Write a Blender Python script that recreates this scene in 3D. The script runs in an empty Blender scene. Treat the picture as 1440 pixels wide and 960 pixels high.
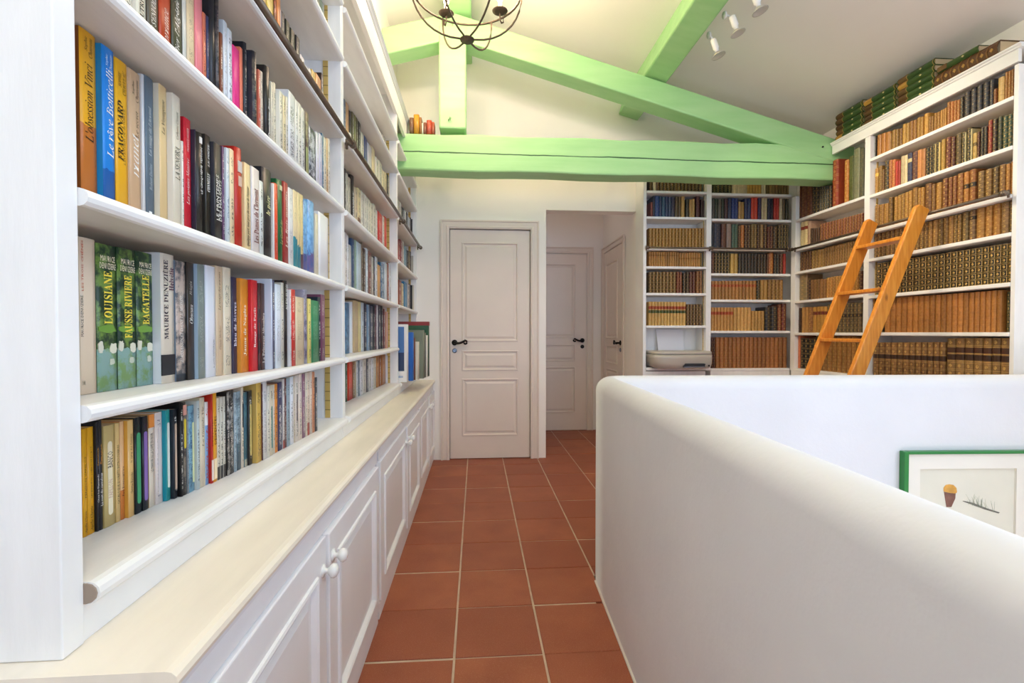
import bpy, bmesh, math, random
from mathutils import Matrix, Vector
R = math.radians
S = bpy.context.scene
COL = S.collection
rnd = random.Random(7)

# ---------------------------------------------------------------- camera
F = 680.0; CAMH = 1.13; YAW = R(4.2); PITCH = R(1.0)
cam = bpy.data.objects.new('camera', bpy.data.cameras.new('camera'))
cam.data.sensor_width = 36.0; cam.data.lens = 36.0 * F / 1440.0
cam.data.clip_start = 0.02
cam.location = (0, 0, CAMH)
cam.rotation_euler = (R(90) - PITCH, 0, -YAW)
COL.objects.link(cam); S.camera = cam

# ---------------------------------------------------------------- light
EXPOSURE = 0.38
S.view_settings.view_transform = 'Standard'; S.view_settings.look = 'None'
S.view_settings.exposure = EXPOSURE; S.view_settings.gamma = 1.0
S.view_settings.use_curve_mapping = False
W = bpy.data.worlds.new('sky'); S.world = W; W.use_nodes = True
W.node_tree.nodes['Background'].inputs[0].default_value = (0.72, 0.84, 1.0, 1)
W.node_tree.nodes['Background'].inputs[1].default_value = 1.0
S.cycles.max_bounces = 10; S.cycles.diffuse_bounces = 8; S.cycles.glossy_bounces = 3

def area(name, loc, rot, sx, sy, power, color):
    l = bpy.data.lights.new(name, 'AREA'); l.shape = 'RECTANGLE'; l.size = sx; l.size_y = sy
    l.energy = power; l.color = color
    o = bpy.data.objects.new(name, l); o.location = loc; o.rotation_euler = rot; COL.objects.link(o)
    return o
# daylight through the windows behind the camera and beside the stairwell
area('daylight_rear_window', (0.95, -7.30, 1.55), (R(-90), 0, R(180)), 3.6, 2.3, 55.0, (0.345, 0.564, 1.0))
area('daylight_side_window', (2.90, -0.35, 1.65), (0, R(90), 0), 1.6, 2.2, 45.6, (0.461, 0.671, 1.0))
area('roof_fill_light', (1.75, 0.35, 3.14), (0, R(15.6), 0), 1.3, 1.7, 20.4, (0.559, 0.735, 1.0))  # cool fill light added under the roof slope for floor and cabinets
def point(name, loc, power, color, r):
    l = bpy.data.lights.new(name, 'POINT'); l.energy = power; l.color = color; l.shadow_soft_size = r
    o = bpy.data.objects.new(name, l); o.location = loc; COL.objects.link(o); return o
# unseen fill light added behind the viewer to brighten gable and ceiling
point('landing_fill_light', (0.30, -0.7, 3.05), 28.00, (1.0, 0.871, 0.771), 0.12)
# unseen light added low in the stairwell, brightening it and the ceiling from beneath
point('stairwell_fill_light', (1.95, -0.35, -0.9), 42.00, (1.0, 0.952, 0.933), 0.18)
point('passage_fill_light', (0.95, 4.95, 2.35), 0.5, (1.0, 0.875, 0.775), 0.06)  # weak fill light added in the passage, where no lamp hangs

# ---------------------------------------------------------------- pixel to world
_cy, _sy, _cp, _sp = math.cos(YAW), math.sin(YAW), math.cos(PITCH), math.sin(PITCH)
_fw = Vector((_sy*_cp, _cy*_cp, -_sp)); _rt = Vector((_cy, -_sy, 0)); _up = _rt.cross(_fw)
C0 = Vector((0, 0, CAMH))
def ray(px, py): return _fw + _rt*((px-720)/F) - _up*((py-480)/F)
def onx(px, py, X): r = ray(px, py); return C0 + r*(X/r.x)
def ony(px, py, Y): r = ray(px, py); return C0 + r*(Y/r.y)
def onz(px, py, Z): r = ray(px, py); return C0 + r*((Z-CAMH)/r.z)

# ---------------------------------------------------------------- colours and materials
def lin(c): return c/12.92 if c <= 0.04045 else ((c+0.055)/1.055)**2.4
def hx(s):
    return tuple(lin(int(s[i:i+2], 16)/255) for i in (0, 2, 4)) + (1.0,)

class NT:
    def __init__(s, name):
        s.m = bpy.data.materials.new(name); s.m.use_nodes = True
        s.t = s.m.node_tree; s.b = s.t.nodes['Principled BSDF']
    def n(s, typ, **kw):
        x = s.t.nodes.new(typ)
        for k, v in kw.items(): setattr(x, k, v)
        return x
    def put(s, sock, v):
        if isinstance(v, bpy.types.NodeSocket): s.t.links.new(v, sock)
        else: sock.default_value = v
    def math(s, op, a, b=0.0, c=0.0, clamp=False):
        x = s.n('ShaderNodeMath', operation=op); x.use_clamp = clamp
        for i, v in enumerate((a, b, c)): s.put(x.inputs[i], v)
        return x.outputs[0]
    def mix(s, f, a, b, mode='MIX'):
        x = s.n('ShaderNodeMix', data_type='RGBA', blend_type=mode)
        s.put(x.inputs[0], f); s.put(x.inputs[6], a); s.put(x.inputs[7], b)
        return x.outputs[2]
    def coord(s, which='Object', scale=(1, 1, 1), loc=(0, 0, 0)):
        tc = s.n('ShaderNodeTexCoord'); mp = s.n('ShaderNodeMapping')
        mp.inputs['Scale'].default_value = scale; mp.inputs['Location'].default_value = loc
        s.t.links.new(tc.outputs[which], mp.inputs[0]); return mp.outputs[0]
    def noise(s, vec, scale, detail=3, rough=0.5, out=0):
        x = s.n('ShaderNodeTexNoise'); x.inputs['Scale'].default_value = scale
        x.inputs['Detail'].default_value = detail; x.inputs['Roughness'].default_value = rough
        s.put(x.inputs['Vector'], vec); return x.outputs[out]
    def ramp(s, f, a, b):
        x = s.n('ShaderNodeMapRange'); s.put(x.inputs[0], f)
        x.inputs[1].default_value = a; x.inputs[2].default_value = b; return x.outputs[0]
    def bump(s, h, strength, dist=0.002):
        x = s.n('ShaderNodeBump'); x.inputs['Strength'].default_value = strength
        x.inputs['Distance'].default_value = dist; s.put(x.inputs['Height'], h)
        s.t.links.new(x.outputs[0], s.b.inputs['Normal'])
    def attr(s, name, out=0):
        x = s.n('ShaderNodeAttribute', attribute_type='OBJECT', attribute_name=name); return x.outputs[out]
    def done(s, col=None, rough=None, metal=None):
        if col is not None: s.put(s.b.inputs['Base Color'], col)
        if rough is not None: s.put(s.b.inputs['Roughness'], rough)
        if metal is not None: s.put(s.b.inputs['Metallic'], metal)
        return s.m

def plain(name, hexc, rough=0.5, metal=0.0, var=0.06, sc=6.0, bump=0.0, bsc=60, stretch=(1, 1, 1)):
    k = NT(name); c = hx(hexc); v = k.coord(scale=stretch)
    n = k.noise(v, sc, 4)
    col = k.mix(k.ramp(n, 0.3, 0.7), tuple(x*(1-var) for x in c[:3]) + (1,), tuple(min(1, x*(1+var)) for x in c[:3]) + (1,))
    if bump: k.bump(k.noise(v, bsc, 4, 0.6), bump)
    return k.done(col, rough, metal)

M = {}
M['wall'] = plain('white wall paint', 'f5f1ec', 0.7, var=0.02, sc=2, bump=0.15, bsc=40)
M['ceil'] = plain('ceiling paint', 'f6f1ec', 0.8, var=0.02, sc=1.5, bump=0.15, bsc=25)
M['plaster'] = plain('hand troweled plaster', 'dad9da', 0.6, var=0.03, sc=3, bump=0.9, bsc=16)
M['shelf'] = plain('white painted wood', 'efeeec', 0.42, var=0.04, sc=5, bump=0.12, bsc=40, stretch=(6, 1, 1))
M['counter'] = plain('cream painted wood', 'efe5d4', 0.4, var=0.05, sc=3, bump=0.12, bsc=30, stretch=(6, 1, 1))
M['cab'] = plain('white cabinet paint', 'f0f0f2', 0.4, var=0.03, sc=5, bump=0.12, bsc=40, stretch=(1, 1, .3))
M['door'] = plain('off white door paint', 'e6dacf', 0.4, var=0.02, sc=4, bump=0.05, bsc=60)
M['grout'] = plain('pale grout', 'c8b29c', 0.9, var=0.12, sc=20, bump=0.3, bsc=200)
M['iron'] = plain('black iron', '191716', 0.45, 0.6, var=0.1)
M['bronze'] = plain('dark bronze rod', '6e6052', 0.36, 0.6, var=0.15, sc=20)
M['rust'] = plain('rusty chandelier iron', '54483a', 0.6, 0.5, var=0.2, sc=30)
M['chrome'] = plain('steel escutcheon', '8b97a6', 0.25, 0.9)
M['white'] = plain('white enamel', 'f0efec', 0.25, var=0.01)
M['candle'] = plain('ivory candle sleeve', 'efdcae', 0.5)
M['paper'] = plain('page paper', 'cdb793', 0.85, var=0.15, sc=3, stretch=(1, 300, 1))
M['paperw'] = plain('white sheet', 'eeeef2', 0.8, var=0.01)
M['grey'] = plain('printer casing', 'bdb6ab', 0.35, var=0.02)
M['dark'] = plain('dark plastic', '23252a', 0.4)
M['pframe'] = plain('green picture frame', '1f7a34', 0.35, var=0.05)
M['mat'] = plain('cream picture mount', 'e6e1d4', 0.9, var=0.01)
M['print'] = plain('print paper', 'dcd8c6', 0.9, var=0.03, sc=5)
M['ochre'] = plain('ochre watercolour', 'd6a04c', 0.9, var=0.2, sc=30)
M['umber'] = plain('umber watercolour', '7b5648', 0.9, var=0.2, sc=30)
M['grass'] = plain('grey green ink', '7c8a72', 0.9)

def green_paint(name, crack):
    k = NT(name); v = k.coord(scale=(1, 1, 1))
    c = k.mix(k.ramp(k.noise(k.coord(scale=(0.6, 4, 4)), 4, 5), 0.3, 0.7), hx('98cd8b'), hx('a6d598'))
    if crack:
        s = k.n('ShaderNodeSeparateXYZ'); k.put(s.inputs[0], v)
        w = k.noise(k.coord(scale=(1.4, 0.0, 0.0)), 1.0, 4, 0.65)
        z = k.math('ADD', k.math('MULTIPLY', w, 0.030), k.math('MULTIPLY', s.outputs[0], -0.004))
        d = k.math('ABSOLUTE', k.math('SUBTRACT', s.outputs[2], k.math('ADD', z, 0.118)))
        th = k.math('MULTIPLY', k.noise(k.coord(scale=(2.0, 0, 0), loc=(9, 0, 0)), 1.0, 3), 0.0085)
        mk = k.math('LESS_THAN', d, k.math('MAXIMUM', th, 0.0006))
        c = k.mix(mk, c, hx('2f5a30'))
    k.bump(k.noise(k.coord(scale=(0.4, 5, 5)), 22, 5), 0.25)
    return k.done(c, 0.42)
M['green'] = green_paint('pale green beam paint', False)
M['greenc'] = green_paint('pale green beam paint with a drying crack', True)

def tile_mat():
    k = NT('terracotta tile'); v = k.coord('Object')
    oi = k.n('ShaderNodeObjectInfo')
    c = k.mix(oi.outputs['Random'], hx('954d32'), hx('aa603e'))
    vw = k.n('ShaderNodeVectorMath', operation='ADD')
    k.t.links.new(v, vw.inputs[0]); k.t.links.new(oi.outputs['Location'], vw.inputs[1])
    c = k.mix(k.ramp(k.noise(vw.outputs[0], 5, 3), 0.3, 0.75), c, hx('90492f'))
    c = k.mix(k.math('MULTIPLY', k.ramp(k.noise(vw.outputs[0], 330, 2), 0.56, 0.72), 0.55), c, hx('c08a66'))
    k.bump(k.noise(vw.outputs[0], 260, 3), 0.12, 0.001)
    return k.done(c, 0.5)
M['tile'] = tile_mat()

def pine_mat():
    k = NT('varnished orange pine')
    n = k.noise(k.coord(scale=(26, 26, 2.0)), 3, 5, 0.6)
    c = k.mix(k.ramp(n, 0.35, 0.68), hx('e2983a'), hx('c9741f'))
    kn = k.noise(k.coord(scale=(3, 3, 1.6)), 4, 2)
    c = k.mix(k.math('MULTIPLY', k.ramp(kn, 0.68, 0.74), 0.7), c, hx('7c3c12'))
    return k.done(c, 0.32)
M['pine'] = pine_mat()

def brass_mat():
    k = NT('brass shelf strip'); s = k.n('ShaderNodeSeparateXYZ'); k.put(s.inputs[0], k.coord())
    f = k.math('FRACT', k.math('MULTIPLY', s.outputs[2], 1/0.036))
    slot = k.math('LESS_THAN', f, 0.09)
    return k.done(k.mix(slot, hx('d4b468'), hx('8c7038')), 0.42, 0.15)
M['brass'] = brass_mat()

def cover_mat():
    """printed book cover: object colour, a spine colour and ink marks read from the book's own properties"""
    k = NT('printed book cover')
    oi = k.n('ShaderNodeObjectInfo')
    uv = k.n('ShaderNodeUVMap'); su = k.n('ShaderNodeSeparateXYZ'); k.put(su.inputs[0], uv.outputs[0])
    u, v = su.outputs[0], su.outputs[1]
    ons = k.math('GREATER_THAN', v, -0.5)
    base = k.mix(ons, oi.outputs['Color'], k.attr('spine'))
    # second colour of a printed spine: from the foot up to 'split'
    low = k.math('MULTIPLY', ons, k.math('LESS_THAN', k.math('ADD', v, k.math('MULTIPLY', k.noise(k.coord(), 60, 3), k.attr('rag', 2))), k.attr('split', 2)))
    base = k.mix(low, base, k.attr('foot'))
    vec = k.n('ShaderNodeVectorMath', operation='ADD')
    k.put(vec.inputs[0], k.coord())
    k.t.links.new(oi.outputs['Location'], vec.inputs[1])
    pic = k.noise(vec.outputs[0], 45, 5, 0.65)
    base = k.mix(k.math('MULTIPLY', k.math('MULTIPLY', ons, k.ramp(pic, 0.45, 0.6)), k.attr('pict', 2)), base, k.attr('ink'))
    mp = k.n('ShaderNodeMapping'); mp.inputs['Scale'].default_value = (1, 260, 420); k.t.links.new(vec.outputs[0], mp.inputs[0])
    glyph = k.math('GREATER_THAN', k.noise(mp.outputs[0], 1, 2), 0.53)
    mp2 = k.n('ShaderNodeMapping'); mp2.inputs['Scale'].default_value = (0, 0, 26); k.t.links.new(vec.outputs[0], mp2.inputs[0])
    word = k.math('GREATER_THAN', k.noise(mp2.outputs[0], 1, 1), 0.47)
    inu = k.math('LESS_THAN', k.math('ABSOLUTE', k.math('SUBTRACT', u, 0.5)), 0.24)
    inv = k.math('LESS_THAN', k.math('ABSOLUTE', k.math('SUBTRACT', v, 0.5)), 0.42)
    mk = k.math('MULTIPLY', k.math('MULTIPLY', glyph, word), k.math('MULTIPLY', k.math('MULTIPLY', inu, inv), k.math('MULTIPLY', ons, k.attr('marks', 2))))
    base = k.mix(mk, base, k.attr('ink'))
    return k.done(base, 0.38)
M['cover'] = cover_mat()

def leather_mat():
    k = NT('gilt tooled leather')
    oi = k.n('ShaderNodeObjectInfo')
    vec = k.n('ShaderNodeVectorMath', operation='ADD'); k.put(vec.inputs[0], k.coord()); k.t.links.new(oi.outputs['Location'], vec.inputs[1])
    n = k.noise(vec.outputs[0], 55, 5, 0.65)
    fine = k.noise(vec.outputs[0], 240, 3)
    bw = k.n('ShaderNodeVectorMath', operation='SCALE'); k.t.links.new(oi.outputs['Color'], bw.inputs[0])
    k.put(bw.inputs['Scale'], k.math('ADD', 0.42, k.math('ADD', k.math('MULTIPLY', n, 0.85), k.math('MULTIPLY', fine, 0.30))))
    base = bw.outputs[0]
    uv = k.n('ShaderNodeUVMap'); su = k.n('ShaderNodeSeparateXYZ'); k.put(su.inputs[0], uv.outputs[0])
    u, v = su.outputs[0], su.outputs[1]
    ons = k.math('GREATER_THAN', v, -0.5)
    v6 = k.math('MULTIPLY', v, 6.0)
    d = k.math('ABSOLUTE', k.math('SUBTRACT', k.math('FRACT', k.math('ADD', v6, 0.5)), 0.5))
    pan = k.math('FLOOR', v6)
    inner = k.math('MULTIPLY', k.math('GREATER_THAN', d, 0.14), ons)
    l1 = k.math('MULTIPLY', inner, k.math('COMPARE', pan, 4.0, 0.2)); l2 = k.math('MULTIPLY', inner, k.math('COMPARE', pan, 3.0, 0.2))
    base = k.mix(k.math('MULTIPLY', l1, k.attr('lab_on', 2)), base, k.attr('lab'))
    base = k.mix(k.math('MULTIPLY', l2, k.attr('lab2_on', 2)), base, k.attr('lab2'))
    line = k.math('MULTIPLY', k.math('GREATER_THAN', d, 0.075), k.math('LESS_THAN', d, 0.125))
    au = k.math('ABSOLUTE', k.math('SUBTRACT', u, 0.5))
    dia = k.math('LESS_THAN', k.math('ADD', k.math('MULTIPLY', au, 1.3), k.math('MULTIPLY', k.math('ABSOLUTE', k.math('SUBTRACT', d, 0.46)), 1.2)), 0.26)
    orn = k.math('MULTIPLY', dia, k.math('GREATER_THAN', fine, 0.45))
    edge = k.math('MULTIPLY', k.math('GREATER_THAN', k.attr('gilt', 2), 0.92), k.math('MULTIPLY', k.math('GREATER_THAN', au, 0.36), k.math('LESS_THAN', au, 0.42)))
    g = k.math('MAXIMUM', k.math('MAXIMUM', line, orn), k.math('MULTIPLY', edge, k.math('GREATER_THAN', d, 0.16)))
    g = k.math('MULTIPLY', k.math('MULTIPLY', g, ons), k.attr('gilt', 2))
    base = k.mix(g, base, hx('d6ae62'))
    k.bump(n, 0.2, 0.001)
    return k.done(base, 0.45)
M['leather'] = leather_mat()
_flat = {}
def flat(hexc, rough=0.5):
    if hexc not in _flat: _flat[hexc] = plain('ink ' + hexc, hexc, rough, var=0.02)
    return _flat[hexc]
def emit(name, col, s):
    m = bpy.data.materials.new(name); m.use_nodes = True; b = m.node_tree.nodes['Principled BSDF']
    b.inputs['Base Color'].default_value = col; b.inputs['Emission Color'].default_value = col
    b.inputs['Emission Strength'].default_value = s; return m
M['bulb'] = emit('lit bulb glass', (1.0, 0.80, 0.50, 1), 12)

# ---------------------------------------------------------------- mesh builder and scene tree
class MB:
    def __init__(s): s.v = []; s.f = []; s.uv = {}; s.sm = set()
    def box(s, x0, x1, y0, y1, z0, z1):
        b = len(s.v)
        s.v += [(x, y, z) for z in (z0, z1) for y in (y0, y1) for x in (x0, x1)]
        s.f += [tuple(b+i for i in q) for q in ((0, 2, 3, 1), (4, 5, 7, 6), (0, 1, 5, 4), (2, 6, 7, 3), (0, 4, 6, 2), (1, 3, 7, 5))]
        return s
    def prism(s, pts, axis, a, b):
        """extrude a polygon of 2D points along an axis from a to b"""
        n = len(pts); k = len(s.v)
        def P(p, t): return {'x': (t, p[0], p[1]), 'y': (p[0], t, p[1]), 'z': (p[0], p[1], t)}[axis]
        s.v += [P(p, a) for p in pts] + [P(p, b) for p in pts]
        s.f += [tuple(range(k, k+n))[::-1], tuple(range(k+n, k+2*n))]
        s.f += [(k+i, k+(i+1) % n, k+n+(i+1) % n, k+n+i) for i in range(n)]
        return s
    def hexa(s, p):
        b = len(s.v); s.v += [tuple(q) for q in p]
        s.f += [tuple(b+i for i in q) for q in ((0, 3, 2, 1), (4, 5, 6, 7), (0, 1, 5, 4), (1, 2, 6, 5), (2, 3, 7, 6), (3, 0, 4, 7))]
        return s
    def tube(s, pts, r, n=8, closed=False):
        pts = [Vector(p) for p in pts]; k = len(s.v); m = len(pts)
        for i, p in enumerate(pts):
            a = pts[(i-1) % m] if (closed or i > 0) else p; c = pts[(i+1) % m] if (closed or i < m-1) else p
            t = (c-a).normalized(); up = Vector((0, 0, 1)) if abs(t.z) < 0.95 else Vector((1, 0, 0))
            e = t.cross(up).normalized(); g = e.cross(t)
            rr = r[i] if isinstance(r, (list, tuple)) else r
            s.v += [tuple(p + (e*math.cos(2*math.pi*j/n) + g*math.sin(2*math.pi*j/n))*rr) for j in range(n)]
        f0 = len(s.f)
        for i in range(m if closed else m-1):
            for j in range(n):
                a, b = k+i*n, k+((i+1) % m)*n
                s.f.append((a+j, a+(j+1) % n, b+(j+1) % n, b+j))
        s.sm.update(range(f0, len(s.f)))
        if not closed: s.f += [tuple(range(k, k+n))[::-1], tuple(range(k+(m-1)*n, k+m*n))]
        return s
    def lathe(s, prof, o, ax=(0, 0, 1), n=16):
        """profile of (radius, height) turned about an axis through o"""
        ax = Vector(ax).normalized(); e = ax.cross(Vector((1, 0, 0)) if abs(ax.x) < 0.9 else Vector((0, 1, 0))).normalized(); g = ax.cross(e)
        k = len(s.v); o = Vector(o)
        for r, h in prof:
            s.v += [tuple(o + ax*h + (e*math.cos(2*math.pi*j/n) + g*math.sin(2*math.pi*j/n))*max(r, 1e-5)) for j in range(n)]
        f0 = len(s.f)
        for i in range(len(prof)-1):
            for j in range(n): s.f.append((k+i*n+j, k+i*n+(j+1) % n, k+(i+1)*n+(j+1) % n, k+(i+1)*n+j))
        s.sm.update(range(f0, len(s.f)))
        m = len(prof); s.f += [tuple(range(k, k+n))[::-1], tuple(range(k+(m-1)*n, k+m*n))]
        return s
    def mesh(s, name):
        me = bpy.data.meshes.new(name); me.from_pydata(s.v, [], s.f); me.update()
        if s.sm:
            for i in s.sm: me.polygons[i].use_smooth = True
        if s.uv:
            l = me.uv_layers.new(name='UVMap')
            for p in me.polygons:
                q = s.uv.get(p.index)
                for j, li in enumerate(p.loop_indices): l.data[li].uv = q[j] if q else (-1, -1)
        return me

def link(name, me, mat, parent=None, loc=None, bevel=0.0, seg=2):
    o = bpy.data.objects.new(name, me); COL.objects.link(o)
    if mat is not None and not me.materials: me.materials.append(mat)
    if parent is not None:
        o.parent = parent
        w = Vector((0, 0, 0)); p = parent
        while p: w += p.location; p = p.parent
        o.location = -w
    if loc is not None: o.location = loc
    if bevel:
        m = o.modifiers.new('edge', 'BEVEL'); m.width = bevel; m.segments = seg; m.limit_method = 'ANGLE'
    return o
def put(name, mb, mat, parent=None, bevel=0.0, seg=2): return link(name, mb.mesh(name), mat, parent, None, bevel, seg)
def tag(o, label, cat=None, group=None, kind=None):
    o['label'] = label
    if cat: o['category'] = cat
    if group: o['group'] = group
    if kind: o['kind'] = kind
    return o
def thing(name, label, cat, loc=(0, 0, 0), group=None):
    o = bpy.data.objects.new(name, None); COL.objects.link(o); o.location = loc; o.empty_display_size = .05
    return tag(o, label, cat, group)
def struct(name, mb, mat, label, parent=None, bevel=0.0):
    o = put(name, mb, mat, parent, bevel); o['kind'] = 'structure'; o['label'] = label; return o
def nose(x_back, x_front, z0, z1, sgn=1):
    """shelf section: square back, half round front (points are x, z)"""
    r = (z1-z0)/2; c = (z0+z1)/2
    arc = [(x_front - sgn*r + sgn*r*math.cos(a), c + r*math.sin(a)) for a in [R(t) for t in (-90, -60, -30, 0, 30, 60, 90)]]
    p = [(x_back, z0)] + arc + [(x_back, z1)]
    return p if sgn > 0 else p[::-1]

# ================================================================ the setting
YB, YP, XW, XR0 = 4.33, 5.55, -0.80, 2.99        # door wall, passage end wall, paperback wall, right wall
YN, ZL = -7.5, -2.6                              # wall behind the camera, lower storey floor
RIDGE_X, RIDGE_Z, SL = -0.175, 3.73, 0.28
def zc(x): return RIDGE_Z - SL*abs(x-RIDGE_X)

def wall_mesh(axis, pos, th, us, zs, holes):
    """wall of cells between the cuts us and zs, with holes given as (u0, u1, z0, z1), thickened along its axis"""
    bm = bmesh.new(); vs = {}
    def V(u, z, k):
        key = (u, z, k)
        if key not in vs: vs[key] = bm.verts.new((u, pos+k*th, z) if axis == 'y' else (pos+k*th, u, z))
        return vs[key]
    full = set()
    for i in range(len(us)-1):
        for j in range(len(zs)-1):
            cu, cz = (us[i]+us[i+1])/2, (zs[j]+zs[j+1])/2
            if not any(h[0] < cu < h[1] and h[2] < cz < h[3] for h in holes): full.add((i, j))
    for i, j in full:
        for k in (0, 1): bm.faces.new([V(us[i], zs[j], k), V(us[i+1], zs[j], k), V(us[i+1], zs[j+1], k), V(us[i], zs[j+1], k)])
        for di, dj, a, b in ((-1, 0, (i, j), (i, j+1)), (1, 0, (i+1, j), (i+1, j+1)), (0, -1, (i, j), (i+1, j)), (0, 1, (i, j+1), (i+1, j+1))):
            if (i+di, j+dj) not in full:
                bm.faces.new([V(us[a[0]], zs[a[1]], 0), V(us[b[0]], zs[b[1]], 0), V(us[b[0]], zs[b[1]], 1), V(us[a[0]], zs[a[1]], 1)])
    bmesh.ops.recalc_face_normals(bm, faces=bm.faces)
    me = bpy.data.meshes.new('wall'); bm.to_mesh(me); bm.free(); return me
def wall(name, me, mat, label):
    o = link(name, me, mat); o['kind'] = 'structure'; o['label'] = label; return o

TH = 0.593; TL = R(2.6)                           # stairwell parapet runs a little askew
CORNER = Vector((0.605, 2.235, 0))
PD = Vector((math.sin(TL), math.cos(TL), 0)); PX = Vector((math.cos(TL), -math.sin(TL), 0))
SW_Y0 = -1.6

# floor: grout bed in pieces round the stairwell, each tile a piece of the floor
fl = MB().prism([(-0.82, -7.6), (0.50, -7.6), (0.50, 2.18), (0.62, 2.24), (0.66, 2.24), (3.05, 2.13), (3.05, 4.45), (1.56, 4.45), (1.56, 5.65), (0.40, 5.65), (0.40, 4.45), (-0.82, 4.45)], 'z', -0.30, -0.004)
floor = struct('floor', fl, M['grout'], 'floor of square terracotta tiles with pale grout lines')
fl2 = MB().box(0.50, 3.05, -7.6, SW_Y0, -0.30, -0.004)
put('landing_slab', fl2, M['grout'], floor)
tile_me = None
PITCH_T, G = 0.3135, 0.0043
a = PITCH_T/2 - G
tb = MB()
tb.v = [(-a, -a, -.012), (a, -a, -.012), (a, a, -.012), (-a, a, -.012), (-a, -a, -.0012), (a, -a, -.0012), (a, a, -.0012), (-a, a, -.0012),
        (-a+.002, -a+.002, 0), (a-.002, -a+.002, 0), (a-.002, a-.002, 0), (-a+.002, a-.002, 0)]
tb.f = [(0, 1, 5, 4), (1, 2, 6, 5), (2, 3, 7, 6), (3, 0, 4, 7), (4, 5, 9, 8), (5, 6, 10, 9), (6, 7, 11, 10), (7, 4, 8, 11), (8, 9, 10, 11)]
tile_me = tb.mesh('floor_tile'); tile_me.materials.append(M['tile'])
for j in range(18):
    for i in range(10):
        x = -0.079 + PITCH_T*(i-1+.5); y = 1.672 + 0.3085*(j-5+.5)
        if x > 0.80 and y < 2.45: continue
        if y > 4.33 and not 0.4 < x < 1.6: continue
        if x > 2.9: continue
        o = bpy.data.objects.new('floor_tile', tile_me); COL.objects.link(o); o.parent = floor
        o.location = (x, y + .004*math.sin(i*7+j*3), rnd.uniform(-.0006, .0004)); o.scale = (1, .3085/PITCH_T, 1)
        o.rotation_euler = (0, 0, R(rnd.uniform(-.25, .25)))

# walls
us = [-0.82, -0.27, 0.515, 0.625, 1.455, 3.05]
wall('wall_back', wall_mesh('y', YB, 0.13, us, [-.01, 2.075, 2.235, 2.58], [(-0.27, 0.515, -1, 2.075), (0.625, 1.455, -1, 2.235)]), M['wall'],
     'cream end wall with a closed panelled door and an open doorway')
g = MB().prism([(-0.82, 2.58), (3.05, 2.58), (3.05, zc(3.05)+.04), (RIDGE_X, RIDGE_Z+.04), (-0.82, zc(-.82)+.04)], 'y', YB, YB+.13)
struct('wall_gable', g, M['wall'], 'cream gable above the green tie beam')
wl = MB().box(-0.93, XW, -7.6, 4.46, 0, 3.75)
struct('wall_left', wl, M['wall'], 'white wall behind the paperback bookcase')
struct('wall_left_upper', MB().box(XW, -0.69, 0.60, YB, 2.725, 3.72), M['wall'], 'white wall strip above the paperback bookcase')
struct('wall_right', MB().prism([(YN-.1, -2.6), (4.46, -2.6), (4.46, 2.95), (YN-.1, 2.95)], 'x', XR0, XR0+.12), M['wall'], 'white wall behind the antique books')
wall('wall_rear', wall_mesh('y', YN-.12, 0.12, [-0.93, -0.3, 2.2, 3.1], [-2.6, 0.6, 2.3, 3.8], []), M['wall'], 'white wall behind the viewer')
# sloping ceiling
for nm, x0, x1, lab in (('ceiling', RIDGE_X, 3.1, 'cream sloping ceiling over the stairwell'), ('ceiling_west', -0.95, RIDGE_X, 'cream sloping ceiling over the paperback bookcase')):
    struct(nm, MB().prism([(x0, zc(x0)), (x1, zc(x1)), (x1, zc(x1)+.1), (x0, zc(x0)+.1)], 'y', -7.65, YB+.13), M['ceil'], lab)
# passage behind the doorway
struct('wall_passage_end', MB().box(0.33, 1.58, YP, YP+.1, 0, 2.66), M['wall'], 'white wall at the end of the passage')
struct('wall_passage_right', MB().box(1.468, 1.58, YB+.13, YP, 0, 2.66), M['wall'], 'cream passage wall on the side of the antique books')
struct('wall_passage_left', MB().box(0.33, 0.44, YB+.13, YP, 0, 2.66), M['wall'], 'passage wall hidden behind the closed door')
struct('ceiling_passage', MB().box(0.33, 1.58, YB+.13, YP+.1, 2.62, 2.70), M['ceil'], 'ceiling of the passage')
# lower storey seen into from the stairwell
struct('floor_lower', MB().box(0.3, 3.1, -7.6, 2.4, ZL-.1, ZL), M['tile'], 'tiled floor of the lower storey under the stairwell')

# stairwell parapet: one plastered wall with a round top, swept round its far corner
def parapet():
    t = 0.060; ztop = 0.930
    prof = [(-t, ZL), (-t, ztop-t)] + [(-t*math.cos(R(q)), ztop-t+t*math.sin(R(q))) for q in range(15, 180, 15)] + [(t, ztop-t), (t, ZL)]
    near = CORNER - PD*(2.235-SW_Y0); far = CORNER + PX*((XR0-CORNER.x)/PX.x)
    path = [(near, PX, 1.0)]
    steps = 26
    for i in range(1, steps): path.append((near.lerp(CORNER - PD*.09, i/(steps-1)), PX, 1.0))
    m = (PX - PD).normalized()
    # small rounded turn at the far corner
    for q in range(0, 91, 15):
        c = CORNER - PD*.09 + PX*.09
        d = (-PX*math.cos(R(q)) + PD*math.sin(R(q)))
        path.append((c + d*.09, -d, 1.0))
    for i in range(1, 16): path.append(((CORNER + PX*.09).lerp(far, i/15), -PD, 1.0))
    mb = MB(); n = len(prof)
    for p, side, s in path: mb.v += [tuple(p + side*q + Vector((0, 0, z))) for q, z in prof]
    for i in range(len(path)-1):
        for j in range(n-1):
            mb.sm.add(len(mb.f)); mb.f.append((i*n+j, i*n+j+1, (i+1)*n+j+1, (i+1)*n+j))
    mb.f += [tuple(range(n)), tuple(range((len(path)-1)*n, len(path)*n))[::-1]]
    return mb
struct('wall_parapet', parapet(), M['plaster'], 'low white plastered parapet with a rounded top round the stairwell')
cap = MB()
p0 = CORNER - PD*(2.235-.3) - PX*.0615; p1 = CORNER - PD*.09 - PX*.0615
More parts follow.
